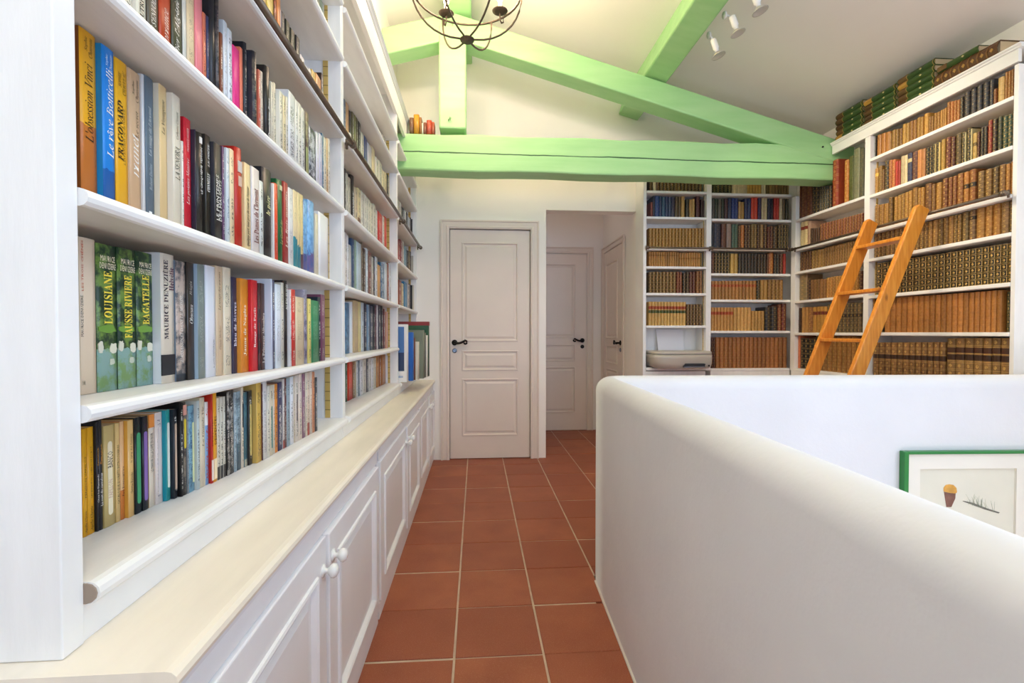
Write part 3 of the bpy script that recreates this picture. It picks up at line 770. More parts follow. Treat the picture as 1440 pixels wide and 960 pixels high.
o = put('painted_grass', mb, M['grass'], pt); o['kind'] = 'stuff'

# ================================================================ books
def lum(h): c = hx(h); return .21*c[0]+.72*c[1]+.07*c[2]
def colour_name(h):
    import colorsys
    r, g, b = (int(h[i:i+2], 16)/255 for i in (0, 2, 4)); hh, s, v = colorsys.rgb_to_hsv(r, g, b); hh *= 360
    if v < .24: return 'black'
    if s < .10: return 'white' if v > .82 else 'pale grey' if v > .62 else 'grey' if v > .38 else 'dark grey'
    if s < .20 and v > .80: return 'cream' if 15 < hh < 75 else 'pale blue' if 170 < hh < 260 else 'pale pink'
    if hh < 14 or hh > 340: return ('pink' if s < .62 and v > .75 else 'red') if v > .58 else 'maroon' if v > .30 else 'dark maroon'
    if hh < 46:
        if v < .36: return 'dark brown'
        if v < .62: return 'brown' if s > .35 else 'grey brown'
        if s < .34: return 'beige'
        if s < .62: return 'tan'
        return 'orange' if hh < 36 else 'golden yellow'
    if hh < 68: return ('olive' if v < .6 else 'yellow') if s > .3 else ('cream' if v > .8 else 'grey green')
    if hh < 165: return 'green' if v > .38 else 'dark green'
    if hh < 200: return 'teal' if s > .35 else 'grey green'
    if hh < 262: return ('navy' if v < .45 else 'blue') if s > .28 else ('slate' if v < .6 else 'pale blue')
    if hh < 310: return 'purple' if v < .7 else 'lilac'
    return 'mauve' if s < .5 else 'hot pink'
ORD = ['first', 'second', 'third', 'fourth', 'fifth', 'sixth', 'seventh', 'eighth', 'ninth', 'tenth', 'eleventh', 'twelfth', 'thirteenth', 'fourteenth', 'fifteenth',
       'sixteenth', 'seventeenth', 'eighteenth', 'nineteenth', 'twentieth', 'twenty-first', 'twenty-second', 'twenty-third', 'twenty-fourth', 'twenty-fifth', 'twenty-sixth']

def cover_mesh(w, h, d, hard):
    """open U of two boards and a spine round the pages; spine faces carry uv 0..1"""
    t = .0022 if hard else .0008
    t = min(t, w*.2)
    rr = min(.006, w*.3) if hard else min(.0012, w*.15)
    arc = [(-rr + rr*math.sin(math.pi*q/4), w*q/4) for q in range(5)]
    out = [(-d, 0)] + arc + [(-d, w)]
    inn = [(-d, t)] + [(x-t, t + (w-2*t)*y/w) for x, y in arc] + [(-d, w-t)]
    n = len(out); mb = MB()
    for z in (0, h): mb.v += [(x, y, z) for x, y in out] + [(x, y, z) for x, y in inn]
    k = 2*n
    for i in range(n-1):
        if 1 <= i < n-2: mb.uv[len(mb.f)] = [((i-1)/4, 0), (i/4, 0), (i/4, 1), ((i-1)/4, 1)]; mb.sm.add(len(mb.f))
        mb.f.append((i, i+1, k+i+1, k+i))
        mb.f.append((n+i+1, n+i, k+n+i, k+n+i+1))
        mb.f.append((i+1, i, n+i, n+i+1)); mb.f.append((k+i, k+i+1, k+n+i+1, k+n+i))
    mb.f.append((0, k, k+n, n)); mb.f.append((n-1, n+n-1, k+n+n-1, k+n-1))
    return mb, t
SER = {}
def fancy(s, style):
    """serif, italic and script faces from the mathematical alphabets of the built-in font"""
    base = {'i': (0x1D434, 0x1D44E), 'sc': (0x1D434, 0x1D44E), 'b': (0x1D400, 0x1D41A), 'bi': (0x1D400, 0x1D41A)}.get(style)
    if not base: return s
    o = ''
    for c in s:
        if 'A' <= c <= 'Z': o += chr(base[0]+ord(c)-65)
        elif c == 'h' and style in ('i', 'sc'): o += '\u210e'
        elif 'a' <= c <= 'z': o += chr(base[1]+ord(c)-97)
        else: o += c
    return o
TEXTS = []
def spine_text(parent, s, style, col, x, y, z, L, Hh, up=True, name='spine_title'):
    rot = (Matrix(((0, 0, 1), (0, -1, 0), (1, 0, 0))) if up else Matrix(((0, 0, 1), (1, 0, 0), (0, 1, 0)))).to_euler()
    TEXTS.append((parent, name, fancy(s, style), style, col, (x, y, z), rot, L, Hh))
def strip(parent, name, col, w, h, u0, u1, v0, v1, x=.0004, rnd_=False):
    mb = MB()
    if rnd_:
        r = min((u1-u0)*w/2, (v1-v0)*h/2); pts = []
        if name == 'painted_blossom':
            for q in range(16):
                k = rnd.uniform(.72, 1.0); a_, b_ = math.cos(2*math.pi*q/16), math.sin(2*math.pi*q/16)
                pts.append(((u0+u1)/2*w + (u1-u0)*w/2*k*math.copysign(abs(a_)**.6, a_), (v0+v1)/2*h + (v1-v0)*h/2*k*math.copysign(abs(b_)**.6, b_)))
            mb.prism(pts, 'x', -.0015, x); o = link(name, mb.mesh(name), flat(col)); o.parent = parent; o.location = (0, 0, 0); return o
        for cy, cz, q0 in ((u1*w-r, v1*h-r, 0), (u0*w+r, v1*h-r, 90), (u0*w+r, v0*h+r, 180), (u1*w-r, v0*h+r, 270)):
            for q in (0, 30, 60, 90): pts.append((cy + r*math.cos(R(q0+q)), cz + r*math.sin(R(q0+q))))
        mb.prism(pts, 'x', -.0015, x)
    else: mb.box(-.0015, x, u0*w, u1*w, v0*h, v1*h)
    o = link(name, mb.mesh(name), flat(col)); o.parent = parent; o.location = (0, 0, 0); return o

class Row:
    """books standing in a row: remembers the free edge and counts look-alikes for the labels"""
    def __init__(s, where, group, end='near end', long=''): s.where = where; s.group = group; s.todo = []; s.end = end; s.long = long
    def finish(s):
        tot = {}; seen = {}
        for t, d in s.todo: tot[d] = tot.get(d, 0)+1
        for t, d in s.todo:
            seen[d] = seen.get(d, 0)+1
            l = (ORD[seen[d]-1]+' ' if tot[d] > 1 else '') + d + (' from ' + s.end if tot[d] > 1 else '') + ', ' + s.where
            if len((l + s.long).split()) <= 16: l += s.long
            t['label'] = l

def book(row, pos, rz, w, h, d, col, o, lean=0.0):
    hard = o.get('k') == 'h'
    name = 'hardback_book' if hard else 'paperback_book'
    t = bpy.data.objects.new(name, None); COL.objects.link(t); t.location = pos; t.rotation_euler = (R(lean), 0, rz); t.empty_display_size = .02
    t['category'] = 'book'; t['group'] = row.group
    mb, th = cover_mesh(w, h, d, hard)
    c = link('cover', mb.mesh('cover'), M['cover']); c.parent = t; c.location = (0, 0, 0)
    sp = o.get('s', col); ink = o.get('ink') or ('2c2a2c' if lum(sp) > .25 else 'e8e2d6')
    c.color = hx(col); c['spine'] = hx(sp)[:3]; c['ink'] = hx(ink)[:3]
    c['marks'] = float(o.get('m', 0 if 't' in o else .85)); c['pict'] = float(o.get('p', 0)); c['split'] = float(o.get('sp', -1)); c['rag'] = float(o.get('rag', 0)); c['foot'] = hx(o.get('f', col))[:3]
    ins = .003 if hard else .0006
    pg = MB().box(-d + (.002 if hard else .0002), -th-.0045 if hard else -th-.0012, th, w-th, ins if hard else 0.0002, h-ins)
    p = link('page_block', pg.mesh('page_block'), M['paper']); p.parent = t; p.location = (0, 0, 0)
    for q in o.get('t', ()):
        s_, st, cl, v0, v1, u, uh = q[:7]
        spine_text(t, s_, st, cl, .0006, u*w, (v0+v1)/2*h, (v1-v0)*h if len(q) < 8 else q[7]*w, uh*w if len(q) < 8 else (v1-v0)*h, len(q) < 8)
    for q in o.get('st', ()):
        strip(t, q[0], q[1], w, h, *q[2:6], rnd_=q[0] in ('title_panel', 'painted_blossom'))
    if o.get('cp') == 1:
        for nm_, cl, x0, x1, z0, z1 in (('cover_picture', '4a74a8', -.125, -.022, .20, .375), ('cover_picture', '2c3a5c', -.125, -.022, .075, .20), ('cover_lettering', 'aab8cc', -.10, -.03, .030, .042)):
            q = link(nm_, MB().box(x0, x1, -.0006, .0006, z0, z1).mesh(nm_), flat(cl)); q.parent = t; q.location = (0, 0, 0)
    if o.get('cp') == 2:
        q = link('head_band', MB().box(-d+.004, .0008, -.0008, w*.98, h*.93, h*.999).mesh('head_band'), flat('8f3434')); q.parent = t; q.location = (0, 0, 0)
    kind = 'hardback' if hard else 'paperback'
    d_ = o.get('n') or ((colour_name(sp) + ' ' + kind))
    row.todo.append((t, d_)); return t

def px_row(row, plane, z0, a, X, items, depth=.125, lim=None, dz=0):
    """row on the paperback bookcase: each item is (front corner px, far spine px, top y px, colour, options)"""
    Y0 = onx(a, 470, X).y
    Xp = X
    for it in items:
        b, c, y, col = it[:4]; o = it[4] if len(it) > 4 else {}
        # spine plane through pixel b at Y0
        r = ray(b, 470); Xs = Y0*r.x/r.y
        Xs = min(max(Xs, X-.02), XF-.006)
        if 'X' in o: Xs = o['X']; 
        Y1 = onx(c, 470, Xs).y
        bay = next(b for b in bays if b[0]-.05 < Y0+.01 < b[1]+.05)
        Y0 = max(Y0, bay[0]+.001); Y1 = min(Y1, bay[1]-.004)
        w = max(Y1-Y0-.0005, .0035)
        top = onx(b, y, Xs).z if y is not None else z0+.2
        h = top - z0
        if lim: h = min(h, lim - z0 - .004)
        dd = min(depth, Xs - XBK - .004)
        if row is not None: book(row, (Xs, Y0+.0002, z0+.0006), 0, w, h-.0006, dd, col, o)
        Y0 = Y0 + w + .0005
    return Y0
def T(s, st, c, v0, v1, u=.5, uh=.5, *x): return (s, st, c, v0, v1, u, uh, *x)
NEAR = 'near bay of the paperback bookcase'
GP = 'paperbacks and novels in the long white bookcase'
def LR(where): r = Row(where, GP); r.end = 'near end'; return r
K, WH, YE = '1f1d1c', 'f2efe8', 'f0d94a'

# --- near bay, lowest shelf
r = LR('lowest shelf, near paperback bay')
px_row(r, 0, SHELF_Z[0], 113, -.637, [
 (113.5, 120.5, 604, 'e2a416', {'t': [T("Agatha Christie", 'i', K, .03, .24, .5, .5), T("PENSION VANILOS", '', '4a3a10', .36, .74, .5, .34)], 'n': 'golden yellow paperback touching the white end panel'}),
 (120.5, 130, 602, 'e6a71a', {'t': [T("Agatha Christie", 'i', K, .03, .26, .5, .5), T("LES ENQUÊTES D'HERCULE POIROT", '', K, .34, .82, .5, .3)], 'n': 'golden yellow paperback beside two black ones'}),
 (133, 136.5, 594, '24242a', {'t': [T("Chez les Flamands", 'sb', WH, .26, .52, .5, .7), T("Simenon", 'sb', 'd99a3c', .60, .76, .5, .7)]}),
 (137, 142, 591.5, '25252b', {'t': [T("La nuit du carrefour", 'sb', WH, .22, .52, .5, .7), T("Simenon", 'sb', 'd99a3c', .60, .78, .5, .7)]}),
 (144, 160, 600, 'cbb273', {'s': 'cdb577', 't': [T("BANCO", 'sb', K, .58, .74, .5, .5), T("PAPILLON", '', 'c9a08c', .28, .46, .5, .4)], 'st': [('title_panel', 'ece0bf', .3, .7, .11, .84)], 'n': 'tan paperback titled BANCO on pale panel'}),
 (160.5, 167, 596, 'd9b56c', {'s': 'e5c483', 't': [T("CATALOGUE D'OBJETS INTROUVABLES", 'sb', '3a2a18', .18, .78, .5, .6)]}),
 (167, 173, 593.5, 'e0924e', {'s': 'ecc08c', 'f': 'd9823f', 'sp': .3, 't': [T("Paul Bonnecarrère", '', K, .24, .54, .5, .5)]}),
 (178, 186.5, 592, 'e9b24c', {'s': 'edc27b', 't': [T("Christian Bernadac", '', '4a3420', .24, .46, .5, .4), T("le camp des femmes", 'si', '4a3420', .56, .86, .5, .4)]}),
 (188, 197.5, 588, '1f2226', {'st': [('title_panel', '3f9b6b', .22, .78, .10, .84)], 'm': .4, 'ink': '2a5a42', 'n': 'black paperback with a long green title panel'}),
 (198.5, 207, 586.5, '202126', {'st': [('title_panel', '8a6bb0', .22, .78, .10, .84)], 'm': .4, 'ink': '46346a', 'n': 'black paperback with a long purple title panel'}),
 (207.5, 215, 584, 'e7b57b', {'s': 'e9dcc8', 't': [T("LE MANOIR DE LA DAME EN NOIR", 'sb', K, .38, .80, .5, .5)], 'st': [('head_band', 'e08a3c', 0, 1, .86, 1.0)], 'n': 'cream paperback with orange head band'}),
 (217, 227, 581, 'e6dad2', {'s': 'e8dbd4', 'st': [('title_panel', 'd5cbc8', .3, .7, .1, .84)], 'ink': '8a7a86', 'n': 'pale pink paperback with a grey title panel'}),
 (232, 238, 577, '1a9db0', {'s': '2a9a98', 'st': [('title_panel', 'dfe6dc', .25, .75, .14, .86)], 'm': .3, 'n': 'bright teal paperback'}),
 (243, 248, 576, '2b2e38', {'s': '22242a', 'st': [('title_panel', 'c8ae98', .25, .75, .1, .84)], 'n': 'black paperback with a thin beige title panel'}),
 (253, 256.5, 566, '0f0f10', {'k': 'h', 'n': 'tall black hardback'}),
 (256.5, 261, 566, '3a3634', {'st': [('title_panel', 'e2c93a', .2, .8, .5, .82), ('head_band', 'd79c8c', 0, 1, .86, .97)], 'p': .7, 'ink': '8c8070', 'n': 'dark paperback with a yellow title panel'}),
 (262, 264, 578, '8f969a'),
 (264, 272, 571, '7fb0c4', {'p': .9, 'ink': '2b5478', 'st': [('title_panel', 'd7dca8', .6, .9, .1, .8)], 'n': 'blue paperback with a cloudy picture'}),
 (276, 280, 564, 'd3d6cf', {'s': 'c2cfce'}),
 (280, 287, 560, 'e3d6ba', {'t': [T("La Grande Vie", 'i', '5a4630', .45, .9, .5, .4)]}),
 (287.5, 292, 566, 'ebe9e6', {'f': '7fa6cf', 'sp': .72, 's': 'f0ece8', 'ink': 'c03a30'}),
 (296, 299, 555, 'c22a1c', {'t': [T("DESPENTES", 'sb', '8f1a10', .42, .72, .5, .6)], 'st': [('foot_band', 'f0ddd0', .1, .9, .03, .26)], 'n': 'bright red paperback beside the orange one'}),
 (299, 304, 553, 'f0a51c', {'t': [T("DESPENTES", 'sb', '3a2408', .42, .74, .5, .6)], 'st': [('foot_band', 'f6ddb4', .1, .9, .03, .26)], 'n': 'orange yellow paperback with a pale foot band'}),
 (304.5, 308.5, 560, 'ddd3bf', {'f': '55504a', 'sp': .16}), (309, 313, 559, 'dcd6c4', {'f': '55504a', 'sp': .16}), (313.5, 316.5, 558, 'd9d2c2', {'f': '55504a', 'sp': .16}),
 (318.5, 322, 551, '2a2826', {'p': .6, 'ink': 'd8d0c4'}), (322, 328, 549, '2b2a28', {'p': .5, 'ink': 'd8d0c4'}),
 (329, 332, 552, 'b5c3c9', {'p': .6, 'ink': '4f6a78'}), (332, 338, 551, '9fb4bc', {'p': .7, 'ink': '40525c', 'f': '55707e', 'sp': .34}),
 (339, 342, 545, 'e6d6c0', {'st': [('title_panel', '3c3a3a', .3, .7, .5, .8)]}),
 (343, 347, 552, '47707c', {'p': .5, 'ink': '2b4a58', 'f': 'c8c0a8', 'sp': .1}), (349, 354, 550, '34302c', {'st': [('title_panel', 'd5bf74', .3, .7, .12, .82)], 'n': 'black paperback with a pale gold title panel'}),
 (360, 367, 538, 'c9a75a', {'s': 'd8b052', 'ink': '5c4416', 'n': 'thick golden yellow paperback'}),
 (368, 369, 540, '5c3a38'),
 (369, 375, 536, 'd8d4d2', {'ink': '8f8f92'}), (375.5, 379, 543, 'e2dccd'), (379, 384, 542, 'ddd0b6', {'st': [('title_panel', '5b8a84', .35, .65, .1, .7)]}), (384, 386, 541, 'dcd0be'),
 (386, 390, 540, 'e08b34', {'n': 'narrow orange paperback'}), (390.5, 396.5, 538, '3c3a5e', {'n': 'dark violet paperback'}),
 (397.5, 400, 533, 'dcd3cc', {'f': 'b0483c', 'sp': .12}), (400, 402.5, 532, '6a3a38'), (403, 407.5, 532, '9aabb4', {'ink': '4b5a66'}), (408, 412.5, 530, 'e6e8ec'), (413, 414.5, 530, 'd3c4ae'),
 (415, 419.5, 528, 'e0d4c8', {'st': [('title_panel', '6d6264', .35, .65, .3, .72)]}), (420, 424.5, 526, 'e2d3c6', {'ink': '3a3238'}),
 (425, 429, 526, '8d6379', {'n': 'mauve paperback'}), (429.5, 432, 524, 'e2d6c2'), (432, 435, 524, 'e4cdb8', {'f': 'b8382c', 'sp': .2}), (435.5, 439, 523, 'ddcdbc', {'ink': 'a84838'}), (439.5, 442.5, 523, 'cf8a64'), (443, 446, 531, '3a3f48'),
], lim=SHELF_Z[1]-.024)
r.finish()

# --- near bay, second shelf up
DEN = lambda ti, v0, v1: [T(ti, 'b', YE, v0, v1, .55, .42), T("MAURICE", 'sb', 'f0e6c8', .885, .925, .55, 1, .72), T("DENUZIERE", 'sb', 'f0e6c8', .835, .875, .55, 1, .80)]
DP = {'s': '1f3a28', 'p': .8, 'ink': '7a9c46', 'f': '86aaa4', 'sp': .34, 'rag': .10, 'st': [('painted_blossom', 'd2d0be', .02, .30, .26, .345), ('painted_blossom', 'd8d4c0', .60, .99, .25, .33), ('painted_blossom', 'b9bfae', .58, .86, .175, .225), ('painted_blossom', '6f9a3c', .02, .98, .395, .455)]}
r = LR('second shelf up, near paperback bay')
px_row(r, 0, SHELF_Z[1], 113, -.606, [
 (113.5, 136, 332.5, 'e3d2b4', {'s': 'e2cdb4', 't': [T("LES TROIS CHÊNES", '', 'c4553c', .66, .98, .12, .16), T("MAURICE DENUZIERE", '', K, .37, .63, .08, .16), T("108.", 'si', K, .06, .09, .13, 1, .2)], 'n': 'beige paperback with red lettering touching the white end panel'}),
 (136.5, 165, 341, '27442e', {**DP, 't': DEN("LOUISIANE", .46, .82), 'n': 'green swamp-picture paperback titled LOUISIANE'}),
 (166, 192, 347, '27442e', {**DP, 't': DEN("FAUSSE RIVIERE", .36, .81), 'n': 'green swamp-picture paperback titled FAUSSE RIVIERE'}),
 (192.5, 215.5, 352.5, '27442e', {**DP, 't': DEN("BAGATELLE", .46, .83), 'n': 'green swamp-picture paperback titled BAGATELLE'}),
 (227, 246, 355, 'dfe3ea', {'s': 'ded2c0', 't': [T("MAURICE DENUZIÈRE", 'b', '2f2638', .34, .95, .32, .38), T("Helvétie", 'b', '5c2a48', .72, .90, .76, .36)], 'st': [('publisher_band', '23242a', 0, 1, .06, .22)], 'm': 0, 'n': 'thick cream paperback with dark lettering and black foot band'}),
 (248, 262, 366, '6d7f92', {'s': 'c8b4a6', 'p': .9, 'ink': '35424e', 't': [T("L'ASSASSINAT DANS LE MONDE", 'i', WH, .16, .72, .5, .3)], 'f': '2c2c30', 'sp': .06, 'n': 'paperback with a blurred blue and pink street picture'}),
 (264, 274, 368, '2a2622', {'s': '3a302b', 't': [T("Obscura", 'i', WH, .48, .64, .5, .5), T("Régis", 'i', 'bdb4a8', .72, .84, .5, .4)], 'n': 'dark brown paperback with a white italic title'}),
 (279, 289, 371, 'a9c0d4', {'s': '7f8a84', 'm': .5, 'ink': 'aab2aa', 'n': 'grey green paperback with a pale blue cover'}),
 (290, 304, 372.5, 'e4e6ec', {'s': 'e6e8ef', 'm': 0, 't': [T("la petite bibliothèque", 'i', '4a4a54', .08, .34, .72, .16)], 'n': 'wide white paperback'}),
 (304.5, 314, 373.5, 'd8c2a2', {'s': 'd9c0a0', 't': [T("Le temps des amours", 'i', '5a4028', .60, .95, .5, .42), T("Claude Michelet", 'i', 'a08468', .24, .46, .5, .3)]}),
 (315, 326, 375, 'e4d8bf', {'m': .6}),
 (327, 334, 389, '34304c', {'t': [T("Bleu de Sèvres", 'b', 'd9d4e0', .28, .74, .5, .55)], 'n': 'navy paperback titled Bleu de Sèvres'}),
 (339, 350, 391, 'e2953c', {'s': 'e08a28', 't': [T("Jaune de Naples", 'b', 'f7ead0', .18, .72, .5, .42)], 'n': 'orange paperback titled Jaune de Naples'}),
 (354, 363, 393, 'cf2430', {'s': 'd4232c', 't': [T("Rouge de Paris", 'b', 'f7e2dc', .26, .70, .5, .42)], 'n': 'red paperback titled Rouge de Paris'}),
 (363.5, 367, 398, '3c2426', {'ink': 'a03028'}),
 (367.5, 373, 398, '4c2c24', {'t': [T("La Princesse Alhambra", 'b', 'd8c8b8', .08, .66, .5, .6)]}),
 (382, 384, 392, 'd5dceb', {'s': 'c9d2e4', 'm': 0}), (384, 387, 394, '5a5a70'),
 (388, 396, 399, 'dfe6ee', {'m': .3}), (396, 400, 397, 'cfcabb'),
 (401, 406, 394, '2c2826', {'k': 'h', 't': [T("ALEX SUSSI", 'sb', WH, .66, .95, .5, .6)], 'n': 'black hardback with white block letters'}),
 (409, 410.5, 407, 'e9e6e6', {'s': 'd8cfcb'}), (411, 416, 406.5, 'd02f28', {'ink': 'f0d8c8'}),
 (418, 428, 417, 'd9c6a4', {'m': .35}),
 (428.5, 434, 407, 'a6a2b4', {'p': .7, 'ink': '4a4660', 'k': 'h'}),
 (435.5, 438, 420, 'e3d27a'), (440, 449, 422, '2f8a5e', {'s': '2a8558', 'm': .4, 'ink': '8cc4a4', 'n': 'wide green paperback'}), (449, 452, 417.5, '20303c', {'k': 'h'}), (453, 457.5, 414, '7e4a62', {'m': .4, 'n': 'burgundy paperback'}),
], lim=SHELF_Z[2]-.024, depth=.14)
r.finish()

# --- near bay, third shelf up
r = LR('third shelf up, near paperback bay')
px_row(r, 0, SHELF_Z[2], 113, -.602, [
 (118, 141, 40, '8a4a14', {'s': 'eeab1e', 'f': 'c7742a', 'sp': .52, 'rag': .10, 't': [T("L'obsession Vinci", 'i', '2c1a0c', .38, .82, .5, .5), T("Sophie", 'i', '2c1a0c', .885, .965, .36, .22), T("Chauveau", 'i', '2c1a0c', .86, .97, .62, .24)], 'n': 'orange paperback with black italic title touching the end panel'}),
 (149, 166, 65, '128fdc', {'s': '1286e0', 'f': '0f5fae', 'sp': .3, 'rag': .08, 't': [T("Le rêve Botticelli", 'i', WH, .34, .87, .55, .55), T("Sophie", 'i', 'cfe4f6', .885, .955, .36, .24), T("Chauveau", 'i', 'cfe4f6', .865, .965, .66, .24)], 'n': 'bright blue paperback with a white italic title'}),
 (167, 184, 83, 'f2b41c', {'s': 'f0b21c', 't': [T("FRAGONARD", 'bi', '2c1c08', .36, .74, .36, .42), T("L'INVENTION DU BONHEUR", 'i', '3c2808', .34, .70, .66, .16), T("SOPHIE", 'i', '2c1c08', .83, .92, .36, .24), T("CHAUVEAU", 'i', '2c1c08', .79, .94, .70, .26)], 'n': 'golden yellow paperback with a black bold italic title'}),
 (186, 202, 98, 'd8c6ae', {'s': 'd2ae88', 't': [T("manet", 'sc', WH, .30, .58, .48, .55), T("Le secret", 'i', '2c2018', .56, .74, .62, .26), T("Sophie", 'i', '2c2018', .84, .93, .36, .22), T("Chauveau", 'i', '2c2018', .80, .95, .66, .24)], 'n': 'tan paperback with a white handwritten title'}),
 (204, 208, 107, 'd8dade', {'m': 0}),
 (208.5, 220.5, 108, '5f7180', {'s': '5d6e7c', 't': [T("La vierge de l'Amiral", 'i', 'd3dade', .47, .80, .5, .4), T("Robert Daline", 'i', 'b9c4cc', .24, .42, .5, .3)], 'st': [('publisher_mark', 'e8ecee', .3, .62, .06, .095)], 'n': 'slate grey paperback with a pale italic title'}),
 (228, 239, 120, 'ece2cb', {'s': 'e2c48e', 't': [T("La Voyageuse", 'i', '3c2a18', .66, .90, .5, .5)], 'm': 0, 'n': 'cream paperback with a tan spine and short italic title'}),
 (246.5, 258, 133, 'e3e0d8', {'s': 'e0d7c2', 't': [T("LA SENORA", 'i', '2c241c', .38, .62, .5, .55), T("Catherine Clément", 'i', '6a5c4c', .68, .88, .5, .3)], 'n': 'cream paperback titled LA SENORA'}),
 (259, 261.5, 200, 'e8e4da', {'n': 'thin short white booklet'}),
 (262, 272, 166, 'b81c2c', {'s': 'cc2034', 't': [T("Les poésies Maxime", 'i', 'f2d8d4', .26, .66, .5, .5), T("FRANCE HUSER", '', 'e8b8b4', .72, .92, .5, .3)], 'n': 'red paperback with a pale italic title'}),
 (277, 279, 184, '2a2b3c', {'m': 0}),
 (281, 290, 186, '2b2824', {'s': '2a2620', 't': [T("LE CINQUIÈME TEMOIN", 'sb', WH, .42, .86, .5, .4)], 'st': [('publisher_mark', 'e6e2dc', .32, .68, .90, .96)], 'k': 'h', 'n': 'black hardback with widely spaced white capitals'}),
 (291.5, 299, 190, '2b2824', {'s': '2c281f', 't': [T("CONNELLY", 'bi', WH, .46, .64, .5, .5), T("LE POÈTE", 'bi', WH, .70, .92, .5, .4)], 'n': 'black paperback titled LE POÈTE'}),
 (304, 315, 201, '33333c', {'s': '2c2a28', 't': [T("LE PRINTEMPS", 'sb', WH, .22, .68, .34, .34), T("DES MAUDITS", 'sb', WH, .22, .64, .70, .34)], 'n': 'black paperback titled LE PRINTEMPS DES MAUDITS'}),
 (315.5, 318.5, 207, '6a4a6c', {'n': 'thin purple paperback'}),
 (321, 325.5, 209, 'cdd8dc', {'ink': '6c7f94'}), (326, 332, 210, 'e6dcc2', {'s': 'ead2a8'}),
 (335, 345, 207, 'b8281c', {'s': 'b92a1c', 'k': 'h', 'm': 0, 'st': [('crest', 'd9cfc4', .25, .75, .76, .87), ('title_bar', 'd8b8a4', .3, .7, .62, .72)], 'n': 'red hardback with a pale crest'}),
 (346, 355, 229, 'e3cd98', {'s': 'e5cc98', 't': [T("Quelque part, tout près du coeur de l'amour", 'bi', '3a2c18', .05, .74, .5, .45)], 'n': 'pale yellow paperback with a long italic title'}),
 (361, 367, 238, 'e2e6f2', {'s': 'e4d8d2', 't': [T("Les Dames de Clermont", 'b', '7c3428', .12, .76, .5, .6)], 'n': 'white paperback titled Les Dames de Clermont'}),
 (368, 372.5, 255, 'd8dcd8'),
 (380, 386, 241, '24242a', {'s': '2c2a2c', 'k': 'h', 't': [T("le père", 'bi', 'd8d29c', .48, .70, .5, .5)], 'n': 'thick black glossy hardback'}),
 (386.5, 388, 259, 'e9e4de', {'m': 0}), (388, 392.5, 258, 'e04a24', {'s': 'e24a26', 'm': .25, 'ink': 'f4e0d4', 'n': 'orange red paperback beside the green hardback'}),
 (395, 401, 254, '1b5c34', {'s': '1c6236', 'k': 'h', 't': [T("Le Grand Art", 'i', 'd9c27c', .22, .52, .5, .4)], 'st': [('crest', 'd6d0a4', .3, .7, .88, .94)], 'n': 'green hardback with gold lettering'}),
 (401.5, 407, 256, 'b0403a', {'t': [T("Les Rois maudits", 'bi', 'eed4c4', .2, .9, .5, .5)], 'n': 'brick red paperback beside the green hardback'}),
 (410, 414, 266, 'e8e6e2', {'m': .3}),
 (415, 420, 268, 'e6d7ae', {'f': '2c8f9c', 'sp': .46, 'rag': .14, 's': 'e6d2a4', 'm': .3}), (420, 424.5, 271, 'e0cd98', {'f': '3a8c98', 'sp': .4, 'rag': .2, 'm': .3}), (424.5, 428, 274, 'dfc88c', {'f': '6a4a58', 'sp': .3, 'rag': .2, 'm': .3}),
 (429, 435.5, 282, '7fb6e0', {'p': .6, 'ink': '1c5f9c', 'f': '6e6a9c', 'sp': .35, 'rag': .2, 'm': 0, 'k': 'h'}), (437, 445, 282, '86bce6', {'p': .6, 'ink': '2c6fb0', 'f': '7a6ea4', 'sp': .4, 'rag': .25, 'm': 0, 'k': 'h'}),
 (446, 449, 301, 'dfd4b8', {'m': .2}), (455, 463, 302, 'e9e8e8', {'s': 'ececec', 'm': 0, 'n': 'wide plain white paperback'}),
], lim=SHELF_Z[3]-.024, depth=.14)
r.finish()

